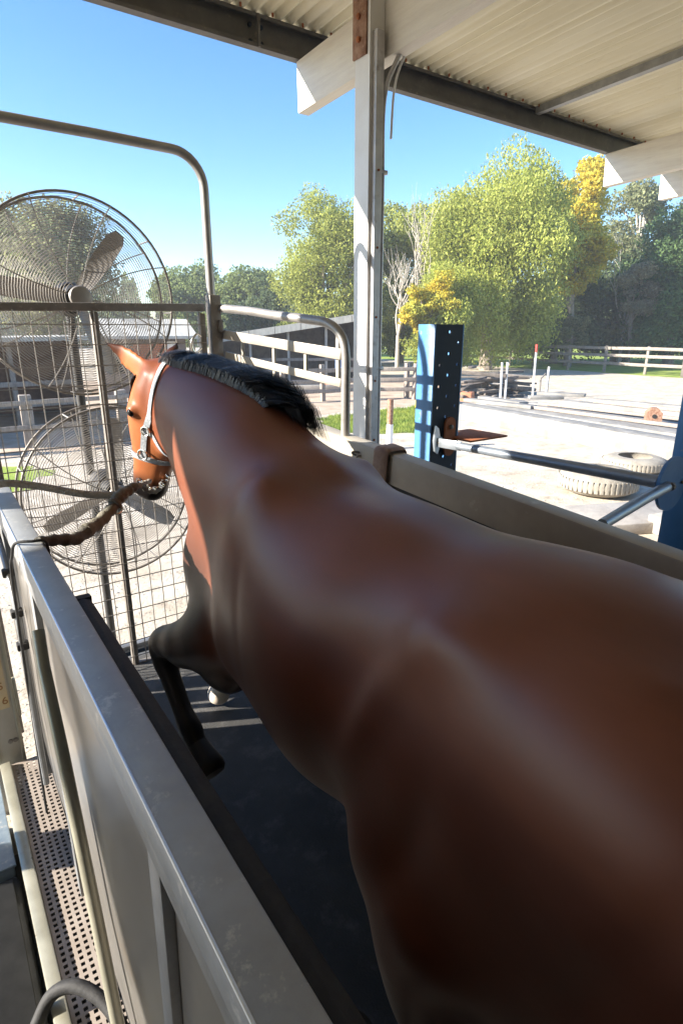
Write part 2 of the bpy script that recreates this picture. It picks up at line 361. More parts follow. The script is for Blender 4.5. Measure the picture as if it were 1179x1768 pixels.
# ------------------------------------------------------------------ the treadmill (tilted up 5 degrees towards the front)
EI = R(5)
TM = Matrix.Translation(Vector((0, 2.0 * math.sin(EI), H - 2.0 * math.cos(EI)))) @ Matrix.Rotation(EI, 4, 'X')
TO = Vector((.83, .7, 0))
tread = thing('horse_treadmill', 'inclined horse treadmill with grey steel side rails and black belt', 'treadmill', TM @ TO, (EI, 0, 0))
TMI = TM.inverted()
def tp(name, mb, m, smooth=35, par=tread, world=False):
    mb.v = [tuple((TMI @ Vector(v) if world else Vector(v)) - TO) for v in mb.v]; return obj(name, mb, m, par, smooth=smooth)
def hl(y): return 1.405 - .069 * (y - .25)            # top of the near rail above the belt
def hr(y): return 1.405 - .018 * (y - .55)
Y0, Y1 = -1.5, 2.27
# deck and belt
mb = MB(); mb.box((.83, .7, -.075), (1.30, 4.6, .10), bev=.01); tp('deck', mb, 'blackbox')
mb = MB(); nn = 90; prof = []
mb.box((.83, .68, -.008), (1.02, 4.3, .014), bev=.004); tp('belt', mb, 'belt')
mb = MB(); mb.tube([(.32, 2.86, -.055), (1.34, 2.86, -.055)], .045, 20); tp('roller', mb, 'galv')
mb = MB(); mb.tube([(.32, -1.49, -.055), (1.34, -1.49, -.055)], .045, 20); tp('roller', mb, 'galv')
mb = MB(); mb.box((.83, 2.935, .012), (1.10, .045, .03), bev=.004); tp('threshold', mb, 'galv')
for x in (.27, 1.39):
    mb = MB(); mb.box((x, .7, .03), (.10, 4.5, .08), bev=.01); tp('side_board', mb, 'rubber')
# near rail
def slope_bar(x0, x1, ya, yb, f, dz0, dz1, bev=.004):
    mb = MB(); a = Vector(((x0 + x1) / 2, ya, f(ya) + (dz0 + dz1) / 2)); b = Vector(((x0 + x1) / 2, yb, f(yb) + (dz0 + dz1) / 2))
    return mb.bar(a, b, x1 - x0, dz1 - dz0, bev=bev)
tp('near_rail', slope_bar(.137, .196, Y0, Y1, hl, -.06, 0, .005), 'railsteel')
mb = MB(); mb.tube([(.1385, Y0, hl(Y0) - .0015), (.1385, Y1, hl(Y1) - .0015)], .0022, 8); tp('edge_highlight', mb, 'edgesteel')  # thin bright strip that draws the highlight along the rail's outer edge
tp('rail_flange', slope_bar(.142, .178, Y0, Y1, hl, -.115, -.062, .003), 'galv')
mb = MB(); mb.box((.152, Y1 + .012, hl(Y1) - .03), (.05, .02, .075), bev=.006); tp('rail_end_bracket', mb, 'gatesteel')
tp('inner_pad', slope_bar(.199, .243, Y0, 1.30, hl, -.36, -.045, .02), 'rubber')
mb = MB(); ring = []
for i in range(9):
    a = math.pi / 2 * i / 8; ring.append((1.295 + .11 * math.sin(a), hl(1.3) - .045 - .16 + .16 * math.cos(a)))
ring += [(1.405, hl(1.3) - .36), (1.295, hl(1.3) - .36)]
mb.prism(ring, 'X', .2005, .2415); tp('pad_end', mb, 'rubber')
# near side uprights and sheet panels with a gap between them
ups = [-1.42, -.42, .58, 1.58, 2.20]
for y in ups:
    mb = MB(); mb.box((.166, y, (hl(y) - .115) / 2 + .01), (.045, .05, hl(y) - .135), bev=.004); tp('upright', mb, 'galv')
pan = [(-1.39, -.45), (-.39, .55), (.61, 1.55), (1.61, 2.17)]
for a, b in pan:
    mb = MB(); n_ = 10; rings = []
    for i in range(n_ + 1):
        y = a + (b - a) * i / n_; bul = .006 * math.sin(math.pi * i / n_)
        rings.append([(.160 - bul, y, .22), (.158 - bul * 2.2, y, .62), (.160 - bul, y, hl(y) - .117), (.164, y, hl(y) - .117), (.164, y, .22)])
    mb.rings(rings); tp('side_panel', mb, 'panel', 50)
# front leaf of the near side: plates with narrow gaps that let stripes of sun onto the belt
for y0_, y1_, z0, z1 in ((2.23, 2.72, .06, .26), (2.23, 2.72, .42, 1.12), (2.23, 2.40, .262, .418), (2.445, 2.53, .262, .418), (2.565, 2.60, .262, .418), (2.65, 2.72, .262, .418)):
    mb = MB(); mb.box((.170, (y0_ + y1_) / 2, (z0 + z1) / 2), (.012, y1_ - y0_, z1 - z0), bev=.002); tp('front_plate', mb, 'panel')
# leaning cream strut outside the near panel
mb = MB(); mb.tube([W(.128, 1.44, -.69), W(.122, 1.39, -.76), W(.118, 1.26, -.92), W(.116, 1.12, -1.28), W(.116, 1.0, -1.75)], .0145, 14); tp('strut', mb, 'cream', world=True)
# conduit with clips under the near rail
cp = [(.128, 2.2, 1.13), (.128, 2.0, 1.06), (.126, 1.9, .96), (.124, 1.86, .86), (.122, 1.84, .70), (.12, 1.83, .3)]
mb = MB(); mb.tube(spline(cp, 6), .010, 10); tp('conduit', mb, 'galv')
for q in (cp[1], cp[2], cp[3]):
    mb = MB(); mb.box(q, (.035, .03, .025), bev=.004); tp('conduit_clip', mb, 'rubber')
# far rail with dark kick wall below it
tp('far_rail', slope_bar(1.46, 1.535, Y0, 2.30, hr, -.125, 0, .008), 'railbeige')
tp('far_pad', slope_bar(1.485, 1.53, Y0, 2.28, hr, -.50, -.127, .006), 'rubber')
mb = MB(); mb.box((1.505, .55, .48), (.012, 3.7, .80), bev=.003); tp('far_panel', mb, 'blackbox')
for y in ups[:-1] + [2.25]:
    mb = MB(); mb.box((1.535, y, .62), (.045, .05, 1.28), bev=.004); tp('upright', mb, 'galv')
# front railing: bent pipe and two flat rails up to the gate post
hoop = spline([W(1.318, 2.965, .110), W(1.367, 2.702, .089), W(1.401, 2.5, .066), W(1.442, 2.292, .046), W(1.468, 2.165, .028), W(1.486, 2.095, -.02), W(1.491, 2.067, -.10), W(1.491, 2.067, -.25), W(1.490, 2.070, -.62)], 6)
mb = MB(); mb.tube(hoop, .020, 16); tp('hoop_pipe', mb, 'pipe', world=True)
mb = MB(); mb.bar(W(1.330, 2.94, -.02), W(1.486, 2.092, -.099), .014, .046, bev=.003); tp('flat_rail', mb, 'railbeige', world=True)
mb = MB(); mb.bar(W(1.335, 2.92, -.125), W(1.486, 2.092, -.219), .014, .036, bev=.003); tp('flat_rail', mb, 'railbeige', world=True)
for x, y, za, zb in ((1.358, 2.80, -.42, -.03), (1.400, 2.55, -.42, -.05), (1.442, 2.33, -.20, -.08), (1.478, 2.125, -.22, .0)):
    mb = MB(); mb.box(W(x + .014, y, (za + zb) / 2), (.012, .022, zb - za), bev=.002); tp('railing_bar', mb, 'railbeige', world=True)
# tall bent pipe arch over the front end, standing on the two gate posts
mb = MB(); ar = [W(1.283, 2.95, -.30), W(1.283, 2.95, .2), W(1.283, 2.95, .62)] + arc(W(1.133, 2.95, .65), .15, 0, math.pi / 2, 8, (1, 0, 0), (0, 0, 1)) + [W(.8, 2.95, .806), W(.3, 2.95, .808)] + arc(W(.255, 2.95, .65), .15, math.pi / 2, math.pi, 8, (1, 0, 0), (0, 0, 1)) + [W(.105, 2.95, .3), W(.105, 2.95, -.30)]
mb.tube(ar, .021, 16); tp('arch_pipe', mb, 'pipe', world=True)
for x in (1.262, .125):
    mb = MB(); mb.box(W(x + (.03 if x > 1 else -.03), 2.95, -.88), (.058, .060, 2.1), bev=.004); tp('gate_post', mb, 'gatesteel', world=True)
mb = MB(); mb.box(W(1.31, 2.912, .02), (.02, .018, .06), bev=.003); tp('hinge', mb, 'gatesteel', world=True)

# ------------------------------------------------------------------ mesh gate across the front
gate = thing('mesh_gate', 'brown steel gate of welded wire mesh in front of the horse', 'gate', W(.72, 2.95, -1.80))
GO = W(.72, 2.95, -1.80)
def gp(name, mb, m, smooth=35, par=gate):
    mb.v = [tuple(Vector(v) - GO) for v in mb.v]; return obj(name, mb, m, par, smooth=smooth)
gx0, gx1, gz0, gz1 = .20, 1.238, -1.765, .105
mb = MB(); mb.bar(W(gx0, 2.945, gz1 - .012), W(gx1, 2.945, gz1 + .004), .036, .036, bev=.004); gp('top_rail', mb, 'gatesteel')
mb = MB(); mb.bar(W(gx0, 2.945, gz0), W(gx1, 2.945, gz0), .034, .034, bev=.004); gp('bottom_rail', mb, 'gatesteel')
for x in (gx0 + .017, .702, gx1 - .017):
    mb = MB(); mb.box(W(x, 2.945, (gz0 + gz1) / 2 - .003), (.032, .032, gz1 - gz0 - .042), bev=.004); gp('stile', mb, 'gatesteel')
wv = MB().tube([(0, 0, 0), (0, 0, gz1 - gz0 - .03)], .0026, 6).mesh('wire'); wh = MB().tube([(0, 0, 0), (gx1 - gx0 - .02, 0, 0)], .0026, 6).mesh('wire')
x = gx0 + .05
while x < gx1 - .03:
    obj('wire', wv, 'wire', gate, loc=W(x, 2.925, gz0 + .01) - GO, rot=(R(random.uniform(-.15, .15)), R(random.uniform(-.25, .25)), 0)); x += .0635
z = gz0 + .07
while z < gz1 - .02:
    obj('wire', wh, 'wire', gate, loc=W(gx0 + .01, 2.9205, z) - GO, rot=(0, R(random.uniform(-.3, .3)), 0)); z += .0905
mb = MB()
mb.tube(spline([W(1.20, 2.92, -.03), W(1.17, 2.90, -.02), W(1.14, 2.90, -.06), W(1.16, 2.91, -.11), W(1.20, 2.92, -.09)], 6), .006, 8); gp('latch', mb, 'chrome')

# ------------------------------------------------------------------ drum fans beyond the gate
def ringpts(c, r, n=56): return [(c[0] + r * math.cos(2 * math.pi * k / n), c[1], c[2] + r * math.sin(2 * math.pi * k / n)) for k in range(n)]
def fan(label, c, rot0, Rf=.475):
    f = thing('drum_fan', label, 'fan', c, group='fans blowing on the horse')
    for nm, sgn, y0_ in (('front_guard', -1, -.085), ('back_guard', 1, .085)):
        mb = MB()
        nr = 34
        for i in range(nr):
            r = .075 + (Rf - .01 - .075) * i / (nr - 1)
            y = y0_ + sgn * .055 * (1 - (r / Rf) ** 2.2)
            mb.tube(ringpts((0, y, 0), r, 44 if r > .2 else 28), .0014, 4, closed=True)
        for k in range(8):
            a = rot0 + 2 * math.pi * k / 8 + (.2 if sgn > 0 else 0); pr = []
            for i in range(9):
                r = .06 + (Rf - .06) * i / 8; y = y0_ + sgn * (.055 * (1 - (r / Rf) ** 2.2) + .005)
                aa = a + .25 * (1 - r / Rf); pr.append((r * math.cos(aa), y, r * math.sin(aa)))
            mb.tube(pr, .0032, 6)
        obj(nm, mb, 'fanwire', f)
    for y in (-.085, .085):
        mb = MB(); mb.tube(ringpts((0, y, 0), Rf, 72), .0065, 8, closed=True); obj('rim_ring', mb, 'gatesteel', f)
    for k in range(8):
        a = rot0 + .3 + 2 * math.pi * k / 8
        mb = MB(); mb.tube([(Rf * math.cos(a), -.085, Rf * math.sin(a)), (Rf * math.cos(a), .085, Rf * math.sin(a))], .004, 6); obj('guard_clip', mb, 'fanwire', f)
    mb = MB(); mb.lathe([(.001, -.146), (.035, -.145), (.05, -.138), (.055, -.128), (.05, -.12)], (0, 0, 0), 28, 'Y'); obj('badge_disc', mb, 'blade_metal', f)
    mb = MB(); mb.lathe([(.02, -.07), (.055, -.06), (.065, -.02), (.065, .03), (.03, .04)], (0, 0, 0), 24, 'Y'); obj('hub', mb, 'fanblack', f)
    mb = MB(); mb.lathe([(.02, .04), (.075, .05), (.085, .09), (.085, .21), (.06, .24), (.01, .245)], (0, 0, 0), 24, 'Y'); obj('motor', mb, 'fanblack', f)
    for k in range(3):
        a = rot0 + .55 + 2 * math.pi * k / 3; rings = []
        for i in range(10):
            t_ = i / 9; r = .05 + .36 * t_; w_ = (.030 + .022 * math.sin(math.pi * min(1, t_ * .72 + .12))) * (1 if i < 9 else .6); tw = R(42 - 24 * t_)
            ring = []
            for q in ((-1, 0), (-.4, .012), (.4, .012), (1, 0), (.4, .006), (-.4, .006)):
                u = q[0] * w_; h_ = q[1]
                tx = u * math.cos(tw); ty = u * math.sin(tw) + h_ - .01
                ring.append((r * math.cos(a) - tx * math.sin(a), ty, r * math.sin(a) + tx * math.cos(a)))
            rings.append(ring)
        mb = MB(); mb.rings(rings); obj('blade', mb, 'blade_metal', f, smooth=50)
    return f
fan('upper wire-guarded drum fan rising above the gate against the sky', W(.72, 3.36, .155), .35)
fan('lower wire-guarded drum fan behind the mesh, near the ground', W(.79, 3.36, -.87), .9)
fs = thing('fan_stand', 'dark steel stand carrying both drum fans behind the gate', 'stand', (.75, 3.68, 0))
mb = MB(); mb.tube([(0, 0, .03), (0, 0, 2.55)], .024, 14); obj('pole', mb, 'fanblack', fs)
mb = MB(); mb.lathe([(.26, 0), (.26, .025), (.23, .035), (.05, .05), (.05, .1), (.03, .1)], (0, 0, 0), 28); obj('base', mb, 'fanblack', fs)
for z, dx in ((H + .155, -.03), (H - .87, .04)):
    mb = MB(); mb.bar((0, 0, z), (dx, -.10, z), .05, .07, bev=.006); obj('fan_bracket', mb, 'gatesteel', fs)

# ------------------------------------------------------------------ the horse (treadmill coordinates: x right, y forward, z above belt)
XC = .80
def sell(hw, top, bot, wc, n=28, k=.86):
    """superellipse outline: half width, top, bottom, height of the widest point"""
    out = []
    for i in range(n):
        a = 2 * math.pi * i / n; ca, sa = math.cos(a), math.sin(a)
        x = hw * math.copysign(abs(ca) ** k, ca)
        z = wc + ((top - wc) if sa > 0 else (wc - bot)) * math.copysign(abs(sa) ** k, sa)
        out.append((x, z))
    return out
hm = MB()
tors = [(-.23, 1.36, 1.12, .06, 1.25), (-.19, 1.44, 1.02, .15, 1.27), (-.10, 1.53, .94, .225, 1.27), (.05, 1.565, .90, .275, 1.27), (.20, 1.605, .88, .295, 1.27),
        (.38, 1.615, .87, .30, 1.26), (.55, 1.60, .86, .262, 1.24), (.70, 1.565, .84, .262, 1.22), (.85, 1.552, .815, .290, 1.19), (1.00, 1.548, .795, .288, 1.18),
        (1.13, 1.572, .79, .270, 1.16), (1.24, 1.60, .79, .252, 1.16), (1.34, 1.60, .77, .232, 1.15), (1.43, 1.58, .735, .205, 1.13), (1.52, 1.54, .705, .190, 1.10), (1.67, 1.44, .73, .180, 1.08), (1.80, 1.30, .84, .12, 1.08)]
hm.rings([[(XC + x, y, z) for x, z in sell(hw, tp_, bt, wc)] for y, tp_, bt, hw, wc in tors])
# neck
def loft(stations, up=None):
    """stations: (centre, half width, half depth) with the depth direction square to the path"""
    P = [Vector(s[0]) for s in stations]; rings = []
    for i, s in enumerate(stations):
        t = (P[min(i + 1, len(P) - 1)] - P[max(i - 1, 0)]).normalized()
        sd_ = t.cross(Vector((0, 0, 1))).normalized(); dv = sd_.cross(t)
        rings.append([P[i] + sd_ * (s[1] * math.cos(a)) + dv * (s[2] * math.sin(a) * (1 if math.sin(a) < 0 else 1)) for a in [2 * math.pi * k / 24 for k in range(24)]])
    return rings
hm.rings(loft([((XC, 1.22, 1.21), .20, .35), ((XC, 1.42, 1.31), .19, .335), ((.785, 1.60, 1.405), .172, .315), ((.772, 1.76, 1.468), .148, .265), ((.760, 1.90, 1.520), .122, .218), ((.748, 2.04, 1.565), .098, .17), ((.73, 2.16, 1.588), .085, .135)]))
# muscles
def eul(rx=0, ry=0, rz=0): return (Matrix.Rotation(R(rz), 3, 'Z') @ Matrix.Rotation(R(ry), 3, 'Y') @ Matrix.Rotation(R(rx), 3, 'X'))
for s in (-1, 1):
    hm.ell((XC + s * .155, .17, 1.35), (.155, .36, .245), eul(8))
    hm.ell((XC + s * .19, .08, 1.14), (.115, .25, .30), eul(12))
    hm.ell((XC + s * .205, .36, 1.08), (.100, .20, .25), eul(22))
    hm.ell((XC + s * .225, .56, 1.00), (.068, .11, .15), eul(20))
    hm.ell((XC + s * .212, .505, 1.22), (.075, .13, .27), eul(19))
    hm.ell((XC + s * .185, .48, 1.47), (.065, .16, .085), eul(-8))
    hm.ell((XC + s * .155, 1.27, 1.28), (.090, .13, .31), eul(18))
    hm.ell((XC + s * .165, 1.31, 1.05), (.090, .12, .17), eul(-20))
    hm.ell((XC + s * .120, 1.55, .88), (.110, .18, .20))
    hm.ell((XC + s * .105, 1.72, 1.08), (.085, .10, .17))
    hm.ell((XC + s * .200, .92, 1.13), (.085, .28, .24))
    hm.ell((XC + s * .05, .78, 1.522), (.08, .34, .045))
hm.ell((XC, 1.26, 1.565), (.045, .20, .060), eul(4))
# legs: chains of (point, radius)
def limb(ch, n=16):
    pts = spline([c for c, r in ch], 5); rr = []
    for i in range(len(ch) - 1):
        for k in range(5): t_ = k / 5; t_ = t_ * t_ * (3 - 2 * t_); rr.append(ch[i][1] * (1 - t_) + ch[i + 1][1] * t_)
    rr.append(ch[-1][1]); hm.tube(pts, rr, n)
LF = [((.69, 1.44, .96), .135), ((.655, 1.56, .88), .125), ((.615, 1.67, .815), .098), ((.585, 1.78, .765), .068), ((.572, 1.85, .72), .056), ((.57, 1.83, .655), .048), ((.57, 1.77, .60), .038), ((.57, 1.68, .54), .035), ((.572, 1.61, .495), .044), ((.575, 1.565, .465), .038), ((.58, 1.52, .44), .042)]
RF = [((.955, 1.44, 1.02), .10), ((.965, 1.56, .90), .085), ((.965, 1.70, .76), .066), ((.96, 1.85, .60), .050), ((.957, 1.92, .53), .052), ((.955, 1.97, .46), .042), ((.953, 2.06, .33), .034), ((.952, 2.13, .225), .042), ((.952, 2.18, .16), .031), ((.952, 2.215, .115), .036)]
LH = [((.61, .40, 1.04), .155), ((.60, .44, .92), .135), ((.592, .42, .80), .108), ((.59, .35, .69), .078), ((.595, .26, .60), .056), ((.598, .24, .54), .046), ((.60, .30, .47), .034), ((.60, .42, .38), .030), ((.602, .52, .31), .038), ((.605, .575, .27), .031), ((.61, .62, .235), .036)]
RH = [((1.0, .30, 1.02), .135), ((1.005, .22, .90), .112), ((1.005, .06, .78), .082), ((1.0, -.10, .68), .060), ((1.0, -.24, .60), .052), ((1.0, -.28, .53), .045), ((1.0, -.29, .42), .033), ((1.0, -.30, .28), .030), ((1.0, -.305, .20), .038), ((1.0, -.27, .13), .031), ((1.0, -.25, .095), .036)]
for ch in (LF, RF, LH, RH): limb(ch)
# head
PO = Vector((.728, 2.13, 1.662)); TIP = Vector((.684, 2.265, 1.172))
ax = (TIP - PO).normalized(); HL = (TIP - PO).length + .02
fc = Vector((-.62, .72, .20)); fc = (fc - ax * fc.dot(ax)).normalized(); sdv = ax.cross(fc)
def hp(t, s, f): return PO + ax * (HL * t) + sdv * s + fc * f
heads = [(-.10, .05, .03, -.06), (-.03, .085, .06, -.09), (.10, .10, .085, -.13), (.24, .105, .10, -.165), (.36, .098, .098, -.175), (.48, .082, .088, -.155), (.60, .064, .075, -.105), (.72, .054, .064, -.08), (.84, .056, .058, -.075), (.93, .058, .05, -.072), (.985, .046, .036, -.058), (1.01, .025, .012, -.03)]
heads = [(t, w * 1.06, f * 1.08, b * 1.08) for t, w, f, b in heads]
hm.rings([[hp(t, w * math.copysign(abs(math.cos(a)) ** .85, math.cos(a)), (f - b) / 2 * math.copysign(abs(math.sin(a)) ** .8, math.sin(a)) + (f + b) / 2) for a in [2 * math.pi * k / 20 for k in range(20)]] for t, w, f, b in heads])
for s in (-1, 1):
    hm.ell(hp(.36, s * .074, -.085), (.045, .08, .085))                 # cheek
    hm.ell(hp(.26, s * .088, .045), (.032, .034, .028))                 # brow
    hm.ell(hp(.91, s * .044, .022), (.022, .026, .030))                 # nostril wing
# ears
def ear(base, tip, face, wmax=.034):
    b = Vector(base); t_ = Vector(tip); d = (t_ - b); u = d.normalized(); fcv = Vector(face); fcv = (fcv - u * fcv.dot(u)).normalized(); sv = u.cross(fcv); rings = []
    for q, w_ in ((-.15, .75), (0, .85), (.2, 1.0), (.45, 1.0), (.7, .72), (.88, .4), (1.0, .10)):
        c_ = b + d * q; ww = wmax * w_
        rings.append([c_ + sv * (ww * math.cos(a)) + fcv * ((.026 if math.sin(a) < 0 else (.004 if .1 < q < .8 else .014)) * math.sin(a) * max(.4, w_)) for a in [2 * math.pi * k / 14 for k in range(14)]])
    hm.rings(rings)
EL = hp(-.01, -.06, .02) if sdv.x > 0 else hp(-.01, .06, .02)
ER = hp(-.01, .055, .02) if sdv.x > 0 else hp(-.01, -.055, .02)
ear(EL, (.592, 2.375, 1.755), (-.85, -.45, .05), .045)
ear(ER, (.835, 2.235, 1.765), (.5, .4, .1), .036)
me0 = hm.mesh('body', 0); tmp = bpy.data.objects.new('tmp', me0); COL.objects.link(tmp)
rm = tmp.modifiers.new('r', 'REMESH'); rm.mode = 'VOXEL'; rm.voxel_size = .0105
smo = tmp.modifiers.new('s', 'SMOOTH'); smo.factor = .5; smo.iterations = 7
dg = bpy.context.evaluated_depsgraph_get(); bme = bpy.data.meshes.new_from_object(tmp.evaluated_get(dg))
bpy.data.objects.remove(tmp)
# smooth the big trunk further, leave head and legs crisp
nv = len(bme.vertices); co = np.empty(nv * 3); bme.vertices.foreach_get('co', co); co = co.reshape(-1, 3)
ne = len(bme.edges); ed = np.empty(ne * 2, dtype=np.int64); bme.edges.foreach_get('vertices', ed); ed = ed.reshape(-1, 2)
deg = np.bincount(ed.ravel(), minlength=nv).astype(float)[:, None]
def sstep(a, b, x): t_ = np.clip((x - a) / (b - a), 0, 1); return t_ * t_ * (3 - 2 * t_)
wgt = (np.maximum(sstep(.74, .95, co[:, 2]), sstep(.55, .75, co[:, 2]) * (co[:, 1] < .9) * .8) * (1 - sstep(1.95, 2.08, co[:, 1])))[:, None]
for it in range(85):
    acc = np.zeros_like(co)
    for d_ in range(3):
        acc[:, d_] = np.bincount(ed[:, 0], co[ed[:, 1], d_], nv) + np.bincount(ed[:, 1], co[ed[:, 0], d_], nv)
    wg2 = wgt if it >= 9 else np.maximum(wgt, (.8 * (co[:, 1] > 2.12) * (co[:, 2] > 1.685))[:, None])
    co = co + .6 * wg2 * (acc / deg - co)
bme.vertices.foreach_set('co', co.astype(np.float32).ravel()); bme.update()
nor = np.empty(nv * 3, dtype=np.float32); bme.vertices.foreach_get('normal', nor); nor = nor.reshape(-1, 3)
def gauss(y0_, z0_, sy, sz): return np.exp(-((co[:, 1] - y0_) / sy) ** 2 - ((co[:, 2] - z0_) / sz) ** 2)
def seg(a, b, w):
    d_ = np.array(b) - np.array(a); p_ = co[:, 1:] - np.array(a); t_ = np.clip((p_ @ d_) / (d_ @ d_), 0, 1); q_ = p_ - t_[:, None] * d_; return np.exp(-(q_ ** 2).sum(1) / w ** 2) * np.sin(math.pi * np.clip(t_ * .8 + .1, 0, 1))
side = np.clip(np.abs(nor[:, 0]) * 1.6 - .2, 0, 1); up_ = sstep(.75, .9, co[:, 2])
dsp = -.018 * gauss(.74, 1.34, .085, .13) - .008 * gauss(.78, 1.08, .07, .12)
dsp += .013 * seg((.70, 1.10), (.55, 1.50), .040) + .009 * seg((.55, 1.50), (.38, 1.60), .05)
dsp += -.002 * seg((1.19, 1.52), (1.10, .98), .03)
dsp += .010 * gauss(.60, 1.02, .09, .10) - .008 * seg((.44, 1.28), (.50, 1.02), .04) - .007 * seg((.10, 1.45), (.22, .98), .03)
co = co + nor * (dsp * side * up_)[:, None]
HO = Vector((XC, .75, 0))
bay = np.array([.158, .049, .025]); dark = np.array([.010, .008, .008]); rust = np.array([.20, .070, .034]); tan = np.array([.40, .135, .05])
x_, y_, z_ = co.T
c3 = np.repeat(bay[None], nv, 0)
def blend(c3, col, m): return c3 * (1 - m[:, None]) + np.array(col)[None] * m[:, None]
nz = (np.sin(x_ * 13 + y_ * 7) * np.sin(z_ * 11 - y_ * 9) * .5 + .5)
c3 = blend(c3, rust, .30 * nz * sstep(.8, 1.2, z_))
c3 = blend(c3, [.185, .059, .031], sstep(.12, .30, np.abs(x_ - XC)) * .5 * sstep(1.0, 1.4, z_))
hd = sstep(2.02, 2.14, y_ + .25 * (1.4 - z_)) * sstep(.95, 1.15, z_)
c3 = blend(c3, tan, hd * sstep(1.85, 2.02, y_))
legm = np.where(y_ > 1.1, 1 - sstep(.66, .98, z_), 1 - sstep(.46, .74, z_))
c3 = blend(c3, dark, legm)
chest = sstep(1.40, 1.54, y_) * (1 - sstep(1.02, 1.34, z_)); c3 = blend(c3, dark * 1.5, chest * .92)  # dark brown chest colour, with some shade painted into the coat
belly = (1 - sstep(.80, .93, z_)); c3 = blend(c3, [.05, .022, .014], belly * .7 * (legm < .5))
def dist(p): return np.sqrt(((co - np.array(p)[None]) ** 2).sum(1))
c3 = blend(c3, dark * 1.3, 1 - sstep(.085, .15, dist(hp(.99, 0, -.01))))
c3 = blend(c3, dark, (1 - sstep(.018, .028, dist(hp(.93, .052, .03)))) + (1 - sstep(.018, .028, dist(hp(.93, -.052, .03)))))
for tipp in ((.592, 2.375, 1.755), (.835, 2.235, 1.765)): c3 = blend(c3, [.035, .013, .009], (1 - sstep(.09, .17, dist(tipp))) * .95); c3 = blend(c3, dark * 1.5, (1 - sstep(.02, .06, dist(tipp))))
sock = (1 - sstep(.27, .33, z_)) * sstep(.9, .93, x_) * sstep(1.85, 1.95, y_); c3 = blend(c3, [.62, .55, .47], sock)
gl = np.where(y_ > 2.0, .45, 1.0); gl = gl * (1 - .85 * (1 - sstep(.08, .17, dist((.592, 2.375, 1.755)))))
co2 = co - np.array(HO)[None]
bme.vertices.foreach_set('co', co2.astype(np.float32).ravel())
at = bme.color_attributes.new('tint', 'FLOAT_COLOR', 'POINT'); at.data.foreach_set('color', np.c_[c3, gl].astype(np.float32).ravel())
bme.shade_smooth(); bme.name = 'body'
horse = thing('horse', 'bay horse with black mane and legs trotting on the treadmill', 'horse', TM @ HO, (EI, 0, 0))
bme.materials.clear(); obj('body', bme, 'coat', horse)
def hs(name, mb, m, smooth=40, par=None):
    mb.v = [tuple(Vector(v) - HO) for v in mb.v]; return obj(name, mb, m, par or horse, smooth=smooth)
# hooves
def hoof(a, b, m):
    a = Vector(a); b = Vector(b); d = (b - a).normalized(); e_ = b + d * .075
    mb = MB(); mb.tube([a + d * .004, b, b + d * .02, b + d * .045, b + d * .065, b + d * .078, b + d * .083], [.038, .045, .050, .055, .054, .044, .020], 20); hs('hoof', mb, m)
hoof((.575, 1.565, .465), (.58, 1.525, .442), 'hoof'); hoof((.952, 2.18, .16), (.952, 2.215, .100), 'palehoof')
hoof((.605, .575, .27), (.61, .62, .235), 'hoof'); hoof((1.0, -.27, .13), (1.0, -.25, .088), 'hoof')
for s in (-1, 1):
    mb = MB(); mb.ell(hp(.265, s * .104, .045), (.017, .017, .017)); hs('eye', mb, 'eye')
# mane, forelock and tail as many tapered strips of hair
def strip(mb, pts, w, wid):
    n = len(pts); vs = []
    for i, p in enumerate(pts):
        ww = w * (1 - .85 * (i / (n - 1)) ** 2); vs += [Vector(p) - Vector(wid) * ww, Vector(p) + Vector(wid) * ww]
    mb.add(vs, [(2 * i, 2 * i + 1, 2 * i + 3, 2 * i + 2) for i in range(n - 1)])
bvh = BVHTree.FromPolygons([tuple(v) for v in co], [tuple(p.vertices) for p in bme.polygons])
def crest(x, y):
    hit = bvh.ray_cast(Vector((x, y, 2.2)), Vector((0, 0, -1))); return hit[0].z if hit[0] else 1.65
mane = MB(); rr_ = random.Random(3)
for i in range(7000):
    t_ = rr_.random(); y = 1.45 + .65 * t_; xc = XC - .075 * max(0, (y - 1.45) / .65) ** 1.3
    x = xc + rr_.uniform(-.030, .045); z = crest(x, y) - .008
    env = (.30 + .70 * min(1, (y - 1.36) / .30)) * (1 if y < 1.95 else .8); lock = math.sin(y * 31 + 2 * math.sin(y * 9))
    up = (.024 + .028 * rr_.random() + .003 * lock) * env; fall = (.10 + .09 * rr_.random()) * env; back = .075 + .012 * lock + rr_.uniform(-.03, .05)
    p0 = Vector((x, y, z)); p1 = p0 + Vector((.004, -back * .2, up * .8)); p2 = p0 + Vector((fall * .30, -back * .5, up)); p3 = p0 + Vector((fall * .72, -back * .8, up * .55)); p4 = p0 + Vector((fall, -back, -.03 - fall * .5))
    strip(mane, [p0, p1, p2, p3, p4], rr_.uniform(.0009, .0022), (rr_.uniform(-.15, .15), .97, rr_.uniform(-.12, .12)))
hs('mane', mane, 'hair', 0)
fl = MB()
for i in range(160):
    s = rr_.uniform(-.03, .03); p0 = hp(-.02, s, .05); L_ = rr_.uniform(.06, .15)
    strip(fl, [p0, p0 + fc * .03 + ax * .03, p0 + fc * .035 + ax * L_ * .6 + sdv * s, p0 + fc * .03 + ax * L_ + sdv * s * 1.6], .003, sdv)
hs('forelock', fl, 'hair', 0)
tl = MB()
for i in range(500):
    a = rr_.uniform(0, 2 * math.pi); r = .03 * rr_.random(); p0 = Vector((XC + r * math.cos(a), -.18, 1.48 + r * math.sin(a))); q = rr_.uniform(-.1, .1); L_ = rr_.uniform(.5, .8)
    strip(tl, [p0, p0 + Vector((q * .3, -.10, -.03)), p0 + Vector((q * .7, -.20, -.25)), p0 + Vector((q, -.25, -L_))], .004, (1, 0, 0))
